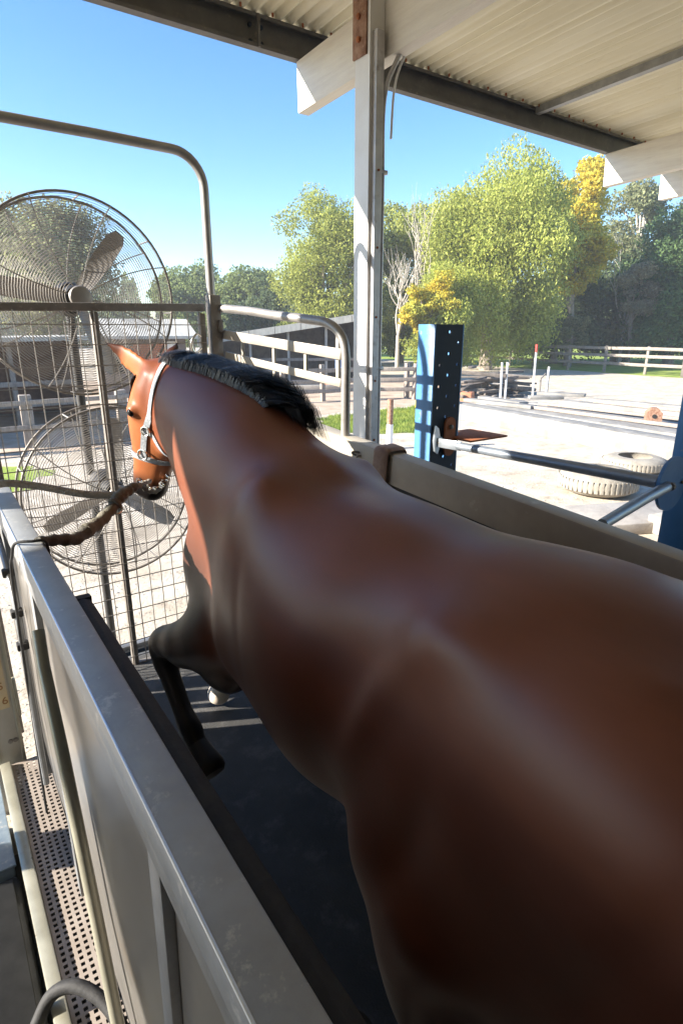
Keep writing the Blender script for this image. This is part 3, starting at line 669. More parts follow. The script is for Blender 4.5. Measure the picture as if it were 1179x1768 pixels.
hs('tail', tl, 'hair', 0)
# halter of pale webbing lying on the head
def ribbon(path, w, name, m='webbing', off=.0035, par=None, n=8):
    pts = spline(path, n); P = []
    for p in pts:
        loc, nor, idx, d = bvh.find_nearest(p); P.append((loc + nor * off, nor))
    vs = []; 
    for i, (p, nr) in enumerate(P):
        t_ = (P[min(i + 1, len(P) - 1)][0] - P[max(i - 1, 0)][0]).normalized(); sd_ = t_.cross(nr).normalized()
        vs += [p - sd_ * w - nr * .002, p + sd_ * w - nr * .002, p + sd_ * w + nr * .002, p - sd_ * w + nr * .002]
    k = len(P); fs = []
    for i in range(k - 1):
        for q in range(4): fs.append((4 * i + q, 4 * i + (q + 1) % 4, 4 * i + 4 + (q + 1) % 4, 4 * i + 4 + q))
    fs += [(3, 2, 1, 0), tuple(4 * (k - 1) + q for q in range(4))]
    mb = MB(); mb.add(vs, fs); return hs(name, mb, m, 40, par)
sl = -1 if sdv.x > 0 else 1                 # the side of the head nearest the camera
halter = ribbon([hp(-.08, 0, -.06), hp(-.04, sl * .08, -.06), hp(.10, sl * .11, -.05), hp(.25, sl * .115, -.03), hp(.42, sl * .11, -.01), hp(.60, sl * .08, .0)], .0125, 'halter')
ribbon([hp(-.08, 0, -.06), hp(-.04, -sl * .08, -.06), hp(.10, -sl * .11, -.05), hp(.25, -sl * .115, -.03), hp(.42, -sl * .11, -.01), hp(.60, -sl * .08, .0)], .0125, 'cheek_strap', par=halter).parent = halter
nb = [hp(.62 + .02 * math.sin(a), .075 * math.cos(a), -.012 + .095 * math.sin(a)) for a in [2 * math.pi * k / 12 for k in range(13)]]
ribbon(nb, .0115, 'noseband', par=halter, n=4)
ribbon([hp(.36, sl * .12, -.02), hp(.42, sl * .11, -.10), hp(.46, sl * .07, -.16), hp(.47, 0, -.18), hp(.46, -sl * .07, -.16), hp(.42, -sl * .11, -.10), hp(.36, -sl * .12, -.02)], .0105, 'throat_strap', par=halter)
for t_, f_, r_ in ((.60, .0, .020), (.36, -.02, .017)):
    loc, nor, idx, d = bvh.find_nearest(hp(t_, sl * .12, f_)); mb = MB(); u = ax; v = nor.cross(ax).normalized()
    mb.tube(arc(loc + nor * .010, r_, 0, 2 * math.pi * 23 / 24, 23, u, v), .0038, 8, closed=True); hs('ring', mb, 'chrome', par=halter)

# ------------------------------------------------------------------ ties from the rail to the halter
def tw(p): return TM @ Vector(p)
J = (.505, 1.925, 1.305)
mb = MB(); mb.tube([tw(p) for p in spline([(.08, 2.20, 1.285), (.15, 2.10, 1.335), (.25, 2.06, 1.325), (.38, 1.98, 1.300), (.47, 1.94, 1.295), J], 8)], .0125, 12)
tag(obj('tie_rope', mb, 'rope'), 'pale grey-brown tie rope running from the rail end to the clip', 'rope')
tie = thing('bungee_tie', 'thick dark tie strap with olive sleeve between near rail and halter', 'strap', tw((.2, 1.62, 1.31)))
TI = tw((.2, 1.62, 1.31))
def tb(name, pts, r, m, n=12):
    P_ = [tw(p) - TI for p in spline(pts, 6)]; k = len(P_)
    rr2 = [r[0] + (r[-1] - r[0]) * i / (k - 1) + .0025 * math.sin(i * 1.7) for i in range(k)]
    b = MB(); b.tube(P_, rr2, n); return obj(name, b, m, tie)
tb('strap', [(.185, 1.62, 1.31), (.24, 1.67, 1.285), (.30, 1.73, 1.252), (.36, 1.80, 1.250)], [.014, .021], 'darkstrap')
tb('sleeve', [(.335, 1.77, 1.252), (.39, 1.83, 1.250), (.44, 1.875, 1.268), (.47, 1.90, 1.290)], [.022, .017], 'olive')
tb('buckle', [(.455, 1.885, 1.280), (.48, 1.905, 1.298), (.515, 1.93, 1.305), (.55, 1.96, 1.308)], [.022, .015], 'olive')
tb('loop_end', [(.54, 1.95, 1.306), (.575, 1.99, 1.300), (.61, 2.04, 1.285), (.65, 2.11, 1.268)], [.012, .007], 'rope')
ringp = arc(tw((.46, 1.89, 1.265)) - TI, .02, 0, 2 * math.pi * 23 / 24, 23, (1, 0, 0), (0, .5, .8)); b = MB(); b.tube(ringp, .004, 8, closed=True); obj('ring', b, 'chrome', tie)
chain = thing('lead_chain', 'short steel chain clipped under the halter noseband', 'chain', tw((.64, 2.06, 1.27)))
ca, cb = Vector((.575, 1.99, 1.315)), hp(.74, sl * .02, -.085)
for i in range(9):
    t_ = i / 8; c_ = tw(ca.lerp(cb, t_) + Vector((0, 0, -.045 * math.sin(math.pi * t_)))) - tw((.64, 2.06, 1.27))
    d_ = (cb - ca).normalized(); u = d_; v = d_.cross(Vector((0, 0, 1))).normalized() if i % 2 else d_.cross(Vector((1, 0, .3))).normalized()
    ring = [c_ + u * .017 * math.cos(a) + v * .009 * math.sin(a) for a in [2 * math.pi * k / 16 for k in range(16)]]
    b = MB(); b.tube(ring, .0035, 6, closed=True); obj('link', b, 'chrome', chain)
b = MB(); b.tube([Vector(tw(p)) - tw((.64, 2.06, 1.27)) for p in spline([(.575, 1.99, 1.30), (.61, 2.03, 1.262), (.655, 2.075, 1.235), (.70, 2.12, 1.235)], 5)], [.006 + .004 * math.sin(i / 15 * math.pi) + .002 * math.sin(i * 2.1) for i in range(16)], 10); obj('fleece_sleeve', b, 'olive', chain)
# thin cable looped over the near rail
b = MB(); b.tube([tw(p) for p in spline([(.205, 1.60, hl(1.6) - .04), (.200, 1.60, hl(1.6) + .004), (.168, 1.60, hl(1.6) + .012), (.132, 1.63, hl(1.63) + .003), (.124, 1.68, hl(1.68) - .05), (.122, 1.75, 1.19), (.121, 1.80, 1.05), (.118, 1.83, .85), (.112, 1.84, .5), (.105, 1.84, .16)], 8)], .0042, 8)
tag(obj('power_cable', b, 'rubber'), 'thin black cable looped over the near rail and down its outside', 'cable')

# ------------------------------------------------------------------ perforated walkway beside the near rail
wy0, wy1, wx0, wx1, wz = .25, 2.80, .040, .205, H - 2.0
walk = thing('walkway', 'pale perforated metal walkway strip beside the near rail', 'walkway', ((wx0 + wx1) / 2, 1.5, 0))
WO = Vector(((wx0 + wx1) / 2, 1.5, 0))
pitch = .0243; hw_ = .0064; nx = int((wx1 - wx0 - .006) / pitch); ny = int((wy1 - wy0) / pitch)
b = MB(); vv = {}; V = []; F = []
def gv(x, y):
    k = (round(x, 5), round(y, 5))
    if k not in vv: vv[k] = len(V); V.append((x - WO.x, y - WO.y, wz))
    return vv[k]
xs = [wx0]; ys_ = [wy0]
for i in range(nx): c_ = wx0 + .006 + pitch * (i + .5); xs += [c_ - hw_, c_ + hw_]
xs.append(wx1)
for j in range(ny): c_ = wy0 + pitch * (j + .5); ys_ += [c_ - hw_, c_ + hw_]
ys_.append(wy1)
for i in range(len(xs) - 1):
    for j in range(len(ys_) - 1):
        if i % 2 == 1 and j % 2 == 1: continue
        sk = lambda yy: 0
        F.append((gv(xs[i], ys_[j]), gv(xs[i + 1], ys_[j]), gv(xs[i + 1], ys_[j + 1]), gv(xs[i], ys_[j + 1])))
n0 = len(V); V2 = V + [(x, y, z - .003) for x, y, z in V]; F2 = F + [tuple(n0 + i for i in reversed(f)) for f in F]
for i in range(1, len(xs) - 1, 2):
    for j in range(1, len(ys_) - 1, 2):
        q = [gv(xs[i], ys_[j]), gv(xs[i + 1], ys_[j]), gv(xs[i + 1], ys_[j + 1]), gv(xs[i], ys_[j + 1])]
        for k in range(4): F2.append((q[k], q[(k + 1) % 4], n0 + q[(k + 1) % 4], n0 + q[k]))
b.add(V2, F2); me = bpy.data.meshes.new('perforated_plate'); me.from_pydata(b.v, [], b.f); obj('perforated_plate', me, 'perf', walk)
b = MB(); b.box((0, 0.025, wz / 2 - .03), (.20, 2.60, wz - .10), bev=.004); obj('pan', b, 'pit', walk)
b = MB(); b.bar((wx0 - .024 - WO.x, wy0 - 1.5, wz - .012), (wx0 - .024 - WO.x, wy1 - 1.5, wz - .012), .045, .075, bev=.006); obj('edge_angle', b, 'cream', walk)
b = MB(); b.bar((wx1 + .006 - WO.x, wy0 - 1.5, wz - .02), (wx1 + .006 - WO.x, wy1 - 1.5, wz - .02), .010, .03, bev=.002); obj('edge_trim', b, 'rubber', walk)
for y in (.35, 2.7):
    b = MB(); b.box((0, y - 1.5, .06), (.18, .05, .12), bev=.004); obj('foot', b, 'gatesteel', walk)
# gauge board with figures at the end of the walkway
gb = thing('gauge_board', 'tan and grey upright board with figures at the end of the walkway', 'board', (.055, 2.86, 0))
b = MB(); b.box((-.035, 0, (H - 1.0) / 2), (.155, .02, H - 1.0), bev=.003); obj('board', b, 'board', gb)
b = MB(); b.box((-.015, -.012, H - 1.55), (.085, .003, .34), bev=.001); obj('sticker', b, 'sticker', gb)
b = MB(); b.box((.046, -.013, (H - 1.0) / 2), (.016, .012, H - 1.02), bev=.003); obj('edge_strip', b, 'cream', gb)
b = MB(); b.box((-.055, -.013, .55), (.012, .008, .5), bev=.002); obj('edge_strip', b, 'cream', gb)
def text(name, s, size, m, par, loc, rot):
    c_ = bpy.data.curves.new(name, 'FONT'); c_.body = s; c_.size = size; c_.extrude = .0006; c_.align_x = 'CENTER'
    o = bpy.data.objects.new(name, c_); COL.objects.link(o); dg_ = bpy.context.evaluated_depsgraph_get(); me_ = bpy.data.meshes.new_from_object(o.evaluated_get(dg_)); bpy.data.objects.remove(o)
    return obj(name, me_, m, par, loc, rot)
text('figure', '5', .055, 'ink', gb, (.004, -.0145, H - 1.615), (R(90), 0, 0))
text('figure', '6', .055, 'ink', gb, (.012, -.0145, H - 1.695), (R(90), 0, 0))
b = MB()
for k in range(3): b.lathe([(.011, 0), (.011, -.004), (.006, -.005)], (.002 + .022 * k, -.0105, H - 1.905), 10, 'Y')
obj('screw_heads', b, 'gatesteel', gb)
b = MB(); b.box((.062, .0, .62), (.014, .03, .20), bev=.003); obj('hinge', b, 'cream', gb)
# low black box and a blue-grey cabinet left of the walkway
cb_ = thing('black_box', 'low black box at the lower left beside the walkway', 'box', (-.32, 1.27, 0))
b = MB(); b.box((0, .0, .13), (.60, 1.80, .26), bev=.02); obj('case', b, 'blackbox', cb_)
b = MB(); b.box((.0, 0, .267), (.56, 1.74, .014), bev=.004); obj('lid', b, 'blackbox', cb_)
b = MB(); b.bar((.17, -.1, .29), (.20, .12, .305), .03, .03, bev=.006); obj('handle', b, 'rubber', cb_)
bc = thing('tool_cabinet', 'scuffed blue-grey metal cabinet beyond the low black box', 'cabinet', (-.33, 2.48, 0))
b = MB(); b.box((0, 0, .13), (.60, .54, .26), bev=.012); obj('case', b, 'bluegrey', bc)
b = MB(); b.box((0, 0, .268), (.62, .56, .016), bev=.005); obj('top', b, 'bluegrey', bc)
b = MB(); b.tube(spline([(-.06, 1.50, .30), (.0, 1.53, .36), (.06, 1.50, .39), (.115, 1.43, .385), (.15, 1.34, .36), (.16, 1.2, .325), (.15, .95, .322)], 8), .020, 12)
tag(obj('rubber_hose', b, 'rubber'), 'thick black rubber hose curving over the perforated walkway', 'hose')

# ------------------------------------------------------------------ right hand: blue lifting posts with bar and struts
def boolean(me_a, me_b):
    a = bpy.data.objects.new('a', me_a); c_ = bpy.data.objects.new('b', me_b); COL.objects.link(a); COL.objects.link(c_)
    md = a.modifiers.new('x', 'BOOLEAN'); md.operation = 'DIFFERENCE'; md.object = c_; md.solver = 'EXACT'
    dg_ = bpy.context.evaluated_depsgraph_get(); r = bpy.data.meshes.new_from_object(a.evaluated_get(dg_))
    bpy.data.objects.remove(a); bpy.data.objects.remove(c_); return r
def lift_post(label, x, y, w, d, hgt, holes):
    lp = thing('lifting_post', label, 'post', (x, y, 0), group='blue lifting posts')
    b = MB(); b.box((w / 2, .004, hgt / 2), (w, .008, hgt), bev=.0)
    cut = MB()
    for hx, hz in holes: cut.lathe([(.0085, -.05), (.0085, .05)], (hx - x, 0, hz + H), 12, 'Y')
    me_ = boolean(b.mesh('web', 0), cut.mesh('cut', 0)) if holes else b.mesh('web', 0)
    me_.shade_flat(); me_.materials.clear(); obj('web', me_, 'darkblue', lp)
    b = MB(); b.box((-.0045, d / 2, hgt / 2), (.008, d, hgt), bev=.001); obj('flange', b, 'bluepaint', lp)
    b = MB(); b.box((w + .0045, d / 2, hgt / 2), (.008, d, hgt), bev=.001); obj('flange', b, 'bluepaint', lp)
    b = MB(); b.box((w / 2, d / 2, .006), (w + .16, d + .14, .012), bev=.002); obj('base_plate', b, 'darkblue', lp)
    return lp
hz = []
for k in range(19):
    z = -.008 - k * .1026
    hz += [(2.139, z), (2.081, z - .157), (2.202, z - .052)]
hz = [q for q in hz if q[1] > -1.9]
lp1 = lift_post('blue steel lifting post with rows of bolt holes beside the white post', 2.045, 2.1, .182, .115, H + .027, hz)
lp2 = lift_post('blue steel lifting post cut off by the right edge of the picture', 2.285, .925, .19, .115, H + .05, [])
b = MB(); b.lathe([(.001, 0), (.10, 0), (.10, -.012), (.001, -.012)], (-.145, .045, H - .528), 28, 'Y'); obj('gusset', b, 'bluepaint', lp2)
b = MB(); b.lathe([(.016, 0), (.016, -.02), (.007, -.028)], (-.185, .033, H - .528), 6, 'Y'); obj('bolt', b, 'gatesteel', lp2)
b = MB(); b.lathe([(.006, 0), (.006, -.006)], (-.08, .033, H - .53), 8, 'Y'); obj('bolt', b, 'gatesteel', lp2)
bar = thing('cross_bar', 'grey tubular bar with flattened end between the two blue posts', 'bar', W(2.09, 1.55, -.535))
BO = W(2.09, 1.55, -.535)
b = MB(); b.tube([W(2.08, 1.95, -.538) - BO, W(2.09, 1.5, -.530) - BO, W(2.10, .99, -.522) - BO], [.019, .022, .024], 16); obj('tube', b, 'strut', bar)
b = MB(); pl = [(2.005, -.46), (2.03, -.50), (2.05, -.525), (2.10, -.52), (2.10, -.565), (2.05, -.57), (2.02, -.60), (1.985, -.565), (1.99, -.50)]
b.prism([(p[0] - BO.x, p[1] + H - BO.z) for p in [(2.055, -.455), (2.075, -.47), (2.088, -.515), (2.10, -.515), (2.10, -.562), (2.085, -.566), (2.075, -.60), (2.055, -.585), (2.045, -.53)]], 'Y', 2.078 - BO.y, 2.090 - BO.y); obj('end_plate', b, 'edgesteel', bar)
b = MB(); b.bar(W(2.072, 2.083, -.54) - BO, W(2.08, 1.93, -.538) - BO, .012, .046, bev=.004); obj('flattened_end', b, 'edgesteel', bar)
b = MB(); b.lathe([(.011, 0), (.011, -.010), (.004, -.014)], Vector((2.075, 2.077, -.54 + H)) - BO, 6, 'Y'); obj('bolt', b, 'gatesteel', bar)
b = MB(); b.tube([W(2.10, .955, -.53), W(1.90, .93, -.535), W(1.56, .875, -.545)], [.019, .019, .017], 14)
tag(obj('brace_strut', b, 'strut'), 'short grey strut from the round blue gusset to the far rail', 'strut')
rp = thing('rusty_bracket', 'rust-orange bracket plate bolted to the holed blue post', 'bracket', W(2.16, 2.06, -.52))
b = MB(); q = [(.035 * math.cos(a), .065 + .035 * math.sin(a)) for a in [math.pi * k / 10 for k in range(11)]] + [(.035 * math.cos(a), -.065 + .035 * math.sin(a)) for a in [math.pi + math.pi * k / 10 for k in range(11)]]
b.prism(q, 'Y', .022, .034); obj('lug_plate', b, 'rust', rp)
b = MB(); b.box((.16, .03, -.01), (.28, .26, .010), bev=.002); obj('shelf_plate', b, 'rust', rp)
b = MB(); b.lathe([(.012, .022), (.012, .010), (.005, .006)], (.0, 0, .05), 6, 'Y'); obj('bolt', b, 'gatesteel', rp)
# leather strap round the far rail, steel shackles hanging beside it
b = MB()
def rr_loop(y, r0=.012, w=.045):
    x0_, x1_, zt, zb = 1.448, 1.547, hr(y) + .012, hr(y) - .137
    out = []
    for cx_, cz_, a0 in ((x1_ - .02, zt - .02, 0), (x0_ + .02, zt - .02, 90), (x0_ + .02, zb + .02, 180), (x1_ - .02, zb + .02, 270)):
        for k in range(5): a = R(a0 + 90 * k / 4); out.append((cx_ + .02 * math.cos(a), cz_ + .02 * math.sin(a)))
    return out
lo = rr_loop(1.72); n_ = len(lo); cxm = sum(p[0] for p in lo) / n_; czm = sum(p[1] for p in lo) / n_
vs2 = []
for (px_, pz_) in lo:
    for yy, sc_ in ((1.675, 1), (1.69, 1.10), (1.75, 1.10), (1.765, 1), (1.75, .95), (1.69, .95)):
        vs2.append(tw((cxm + (px_ - cxm) * sc_, yy, czm + (pz_ - czm) * sc_)))
b.add(vs2, [(i * 6 + k, i * 6 + (k + 1) % 6, ((i + 1) % n_) * 6 + (k + 1) % 6, ((i + 1) % n_) * 6 + k) for i in range(n_) for k in range(6)])
tag(obj('leather_strap', b, 'leather'), 'brown leather strap wrapped round the far rail', 'strap')
sk_ = thing('shackle_bunch', 'bunch of dark steel clips hanging inside the far rail', 'clips', tw((1.45, 1.85, 1.30)))
for k in range(7):
    c_ = Vector((random.uniform(-.01, .012), random.uniform(-.06, .06), random.uniform(-.03, .045))); u = Vector((random.uniform(-1, 1), random.uniform(-1, 1), random.uniform(-1, 1))).normalized(); v = u.cross(Vector((.3, .5, .8))).normalized()
    ring = [c_ + u * .024 * math.cos(a) + v * .014 * math.sin(a) for a in [2 * math.pi * i / 16 for i in range(16)]]
    b = MB(); b.tube(ring, .0045, 6, closed=True); obj('clip', b, 'chrome' if k < 3 else 'gatesteel', sk_)
# __MARK_YARD__
# ------------------------------------------------------------------ the yard on the right
bo = thing('bollard', 'rusty-topped pale steel bollard standing beside the white post', 'bollard', (7.53, 8.92, 0))
b = MB(); b.tube([(0, 0, 0), (0, 0, .50)], .068, 18); obj('sleeve', b, 'postpaint', bo)
b = MB(); b.tube([(0, 0, .50), (0, 0, 1.0)], .060, 18); obj('pipe', b, 'rustplate', bo)
b = MB(); b.lathe([(.17, 0), (.17, .03), (.09, .05), (.072, .05)], (0, 0, 0), 20); obj('foot', b, 'concrete', bo)
def tyre(label, x, y, z, ro, w, tilt=(0, 0)):
    t_ = thing('tyre', label, 'tyre', (x, y, z), (R(tilt[0]), R(tilt[1]), 0), group='tyres lying in the yard')
    ri = ro * .52; prof = []
    for k in range(17):
        a = math.pi * k / 16; prof.append((ri + (ro - ri) * math.sin(a) ** .7, w / 2 - w / 2 * math.cos(a)))
    prof += [(ri + .03, w * .9), (ri + .06, w * .5), (ri + .03, w * .1), (ri, 0)]
    b = MB(); b.lathe(prof, (0, 0, 0), 40, cap=False); obj('carcass', b, 'tyre', t_)
    lug = MB().box((ro - .004, 0, w / 2), (.010, ro * .09, w * .5), bev=.004).mesh('tread_block')
    for k in range(48): obj('tread_block', lug, 'tyre', t_, rot=(0, 0, 2 * math.pi * k / 48))
tyre('large dusty tyre lying flat on the pale gravel nearest the bar', 7.95, 4.62, .01, .56, .34)
tyre('half-hidden dusty tyre lying behind the large one by the right post', 9.75, 5.05, .01, .52, .24)
# long pale beams and planks lying side by side
def beam(label, x, y0, y1, w, h, z=0, skew=0, cat='beam', m='beamwhite', grp='pale beams laid out in the yard'):
    b = MB(); a_ = Vector((x, y0, z + h / 2)); c_ = Vector((x + skew, y1, z + h / 2)); mid = (a_ + c_) / 2
    b.bar(a_ - mid, c_ - mid, w, h, bev=.012); o = obj('beam' if cat == 'beam' else 'pole', b, m); o.location = mid
    return tag(o, label, cat, grp)
beam('front-most long pale beam, thickest of the row, its left end square', 12.0, 11.6, 3.2, .50, .40, skew=-1.2)
beam('long flat pale beam directly behind the front-most one', 12.75, 10.9, 3.3, .62, .34, skew=-.6)
beam('third pale beam of the row, carrying the rusty block', 13.5, 11.1, 3.4, .50, .34, skew=-.25)
beam('narrow pale beam behind the rusty block', 14.2, 10.6, 3.2, .42, .32, skew=.1)
beam('low grey-white beam in the middle of the row with dark seams beside it', 14.80, 10.0, 3.0, .44, .24, skew=.2)
beam('second pale beam from the back of the row', 15.45, 10.4, 3.2, .46, .32, skew=.5)
beam('rear-most long pale beam against the open gravel', 16.4, 10.2, 3.0, .30, .34, skew=.9)
for k, (lab, x, y, l_, w, z, rz) in enumerate((('short pale plank on the left end of the second beam', 12.8, 10.6, 2.2, .30, .345, 4), ('short plank with broken brown end above the front beam', 13.3, 10.9, 1.7, .34, .36, -8),
        ('pale plank lying across the far left of the row', 14.6, 11.5, 2.4, .34, .02, 12), ('tilted white offcut beside the thin white posts', 15.6, 11.9, 1.5, .40, .02, -20), ('flat white offcut at the rear left of the beams', 16.2, 11.0, 1.4, .42, .35, 25), ('small pale offcut leaning on the rear beam', 15.3, 10.9, 1.0, .30, .32, 50))):
    b = MB(); b.box((0, 0, .045), (w, l_, .09), bev=.01); o = obj('plank', b, 'beamwhite', loc=(x, y, z), rot=(0, 0, R(rz))); tag(o, lab, 'plank', 'short planks among the beams')
for lab, x, y0_, y1_, w, z in (('thin grey pole on the second pale beam', 12.9, 10.2, 3.6, .10, .345), ('thin grey pole lying near the rusty block', 13.75, 10.0, 3.8, .09, .345), ('dark steel angle bar between the middle beams', 14.48, 9.9, 3.4, .12, .10), ('dark steel bar in front of the rear-most beam', 16.05, 9.8, 3.2, .14, .12), ('pale pole on the rear beams', 15.6, 9.5, 3.3, .11, .325)):
    beam(lab, x, y0_, y1_, w, w * .8, z, skew=random.uniform(-.3, .5), cat='pole', m='darktimber' if 'dark' in lab else 'timber', grp='thin bars among the beams')
rb = thing('rusty_block', 'small rust-brown gabled steel block with a hole, on the pale beams', 'block', (12.95, 6.45, .345))
b = MB(); b.prism([(-.16, 0), (.16, 0), (.16, .24), (.06, .34), (-.06, .34), (-.16, .24)], 'X', -.14, .14); obj('body', b, 'rustplate', rb, smooth=0, rot=(0, 0, R(35)))
b = MB(); b.lathe([(.045, 0), (.045, .01)], (-.155, 0, .17), 14, 'X'); obj('hole', b, 'pit', rb, rot=(0, 0, R(35)))
b = MB(); b.box((0, 0, .07), (1.9, .85, .14), bev=.02); tag(obj('concrete_slab', b, 'concrete', loc=(6.9, 3.55, 0), rot=(0, 0, R(-24))), 'pale concrete slab lying on the gravel behind the far rail', 'slab')
b = MB(); b.box((0, 0, .11), (.5, .9, .22), bev=.02); tag(obj('concrete_block', b, 'concrete', loc=(6.9, 2.75, 0), rot=(0, 0, R(-14))), 'grey-brown concrete block at the foot of the right blue post', 'block')
b = MB(); b.lathe([(.30, 0), (.30, .03), (.26, .06), (.24, .2), (.28, .22), (.28, .25), (.1, .25)], (0, 0, 0), 24, 'X'); tag(obj('cable_drum', b, 'darktimber', loc=(11.5, 11.35, .3), rot=(0, 0, R(20))), 'dark round disc standing at the left end of the beams', 'drum')
# timber yard fences
def fence(label, pts, h, rails, spacing, m, pw=.11, rh=.11, zof=.0, name='post_rail_fence', grp=None):
    p0 = Vector((*pts[0], 0)); f = thing(name, label, 'fence', p0, group=grp)
    for i in range(len(pts) - 1):
        a_ = Vector((*pts[i], 0)) - p0; c_ = Vector((*pts[i + 1], 0)) - p0; L_ = (c_ - a_).length; n_ = max(1, round(L_ / spacing))
        for k in range(n_ + (1 if i == len(pts) - 2 else 0)):
            q = a_.lerp(c_, k / n_); b = MB(); b.box((0, 0, (h + .06) / 2), (pw, pw, h + .06), bev=.012); obj('post', b, m, f, loc=q, rot=(R(random.uniform(-1.2, 1.2)), R(random.uniform(-1.2, 1.2)), random.uniform(-.1, .1)))
        d_ = (c_ - a_).normalized(); nrm = d_.cross(Vector((0, 0, 1))) * (pw / 2 + .022)
        for z in rails:
            for k in range(n_):
                q0 = a_.lerp(c_, k / n_) + nrm; q1 = a_.lerp(c_, (k + 1) / n_) + nrm; j = random.uniform(-.015, .015)
                b = MB(); b.bar(q0 + Vector((0, 0, z + j)), q1 + Vector((0, 0, z - j)), .04, rh, bev=.006); obj('rail', b, m, f)
    return f
fence('weathered grey-brown yard fence left of the blue post', [(9.6, 16.8), (12.4, 16.3), (13.9, 15.2)], 1.15, (.35, .68, 1.02), 1.7, 'timber', .14, .13)
fence('second weathered yard fence running back beside the willow', [(13.9, 15.6), (16.6, 17.2), (19.5, 18.6)], 1.15, (.35, .68, 1.02), 1.8, 'timber', .14, .13)
fence('long pale three-rail paddock fence across the right background', [(33.5, 31), (32.2, 24), (32.0, 12), (32.4, -6)], 1.4, (.50, .95, 1.34), 2.4, 'timber_y', .13, .16)
fence('dark two-rail side fence at the right edge of the paddock', [(31.6, 14.6), (42, 14.2), (60, 13)], 1.4, (.6, 1.2), 2.6, 'darktimber', .16, .14)
fence('distant pale rail fence in front of the dark trees', [(70, 64), (66, 40), (70, 10)], 1.4, (.7, 1.3), 3.6, 'timber_y', .16, .18)
fence('far white panel fence seen past the white post', [(33, 43), (36.5, 41.5)], 1.5, (.3, .7, 1.05, 1.4), 1.2, 'postpaint', .12, .12)
fence('grey timber fence behind the fans on the left', [(-4, 13.3), (5.4, 13.3)], 1.0, (.42, .92), 2.05, 'timber', .22, .09)
# firewood and timber pile by the willow
wp = thing('timber_pile', 'dark stacked pile of old timber and branches under the willow', 'timber pile', (17.4, 14.3, 0))
rr3 = random.Random(5)
for k in range(60):
    L_ = rr3.uniform(.8, 2.3); b = MB(); b.box((0, 0, 0), (rr3.uniform(.08, .18), L_, rr3.uniform(.06, .14)), bev=.01)
    obj('timber', b, 'darktimber' if k % 4 else 'timber_y', wp, loc=(rr3.uniform(-2.0, 1.3), rr3.uniform(-.6, .9), .06 + 1.15 * (k / 60) * rr3.random()), rot=(R(rr3.uniform(-8, 8)), R(rr3.uniform(-6, 6)), R(rr3.uniform(20, 130))))
b = MB(); b.box((0, 0, .16), (.5, .4, .32), bev=.02); tag(obj('orange_crate', b, 'orangebrick', loc=(14.9, 13.7, 0), rot=(0, 0, R(30))), 'orange-brown crate in front of the timber pile', 'crate')
for lab, x, y, h_, top in (('thin white post with red tip, left of the pair behind the beams', 17.75, 13.2, 1.55, 1), ('thin white post without red tip, right of the pair behind the beams', 18.1, 12.9, 1.05, 0), ('thin grey-white stake left of the timber pile', 15.9, 13.1, 1.25, 0), ('thin grey-white stake nearer the timber pile', 16.2, 13.15, 1.25, 0)):
    t_ = thing('marker_post', lab, 'post', (x, y, 0), (R(rr3.uniform(-2, 2)), R(rr3.uniform(-2, 2)), 0), group='thin marker posts')
    b = MB(); b.tube([(0, 0, 0), (0, 0, h_)], .035, 10); obj('pole', b, 'postpaint', t_)
    b = MB(); b.tube([(0, 0, h_), (0, 0, h_ + (.28 if top else .02))], .038, 10); obj('cap', b, 'redtop' if top else 'postpaint', t_)
b = MB(); b.tube([(0, 0, .0), (0, 0, .62), (.25, 0, .78), (.45, 0, .70), (.45, 0, 0)], .03, 10); tag(obj('hoop_bar', b, 'gatesteel', loc=(18.4, 13.4, 0)), 'small bent dark pipe hoop right of the white posts', 'hoop')
def bucket(label, x, y, m, tilt, r=.19, h_=.36, name='bucket', z=0):
    t_ = thing(name, label, 'bucket', (x, y, z), (R(tilt[0]), R(tilt[1]), 0))
    b = MB(); b.lathe([(r * .78, 0), (r * .8, .01), (r, h_ - .02), (r + .012, h_ - .015), (r + .012, h_), (r - .008, h_), (r * .77, .02), (.01, .02)], (0, 0, 0), 24); obj('pail', b, m, t_)
    b = MB(); b.tube([(r * math.cos(a), .0, h_ - .03 - .10 * math.sin(a)) for a in [math.pi * k / 12 for k in range(13)]], .006, 6); obj('handle', b, 'gatesteel', t_)
bucket('tilted yellow bucket on the grass left of the blue post', 11.95, 12.75, 'yellow', (38, -25), .24, .50, z=.14)

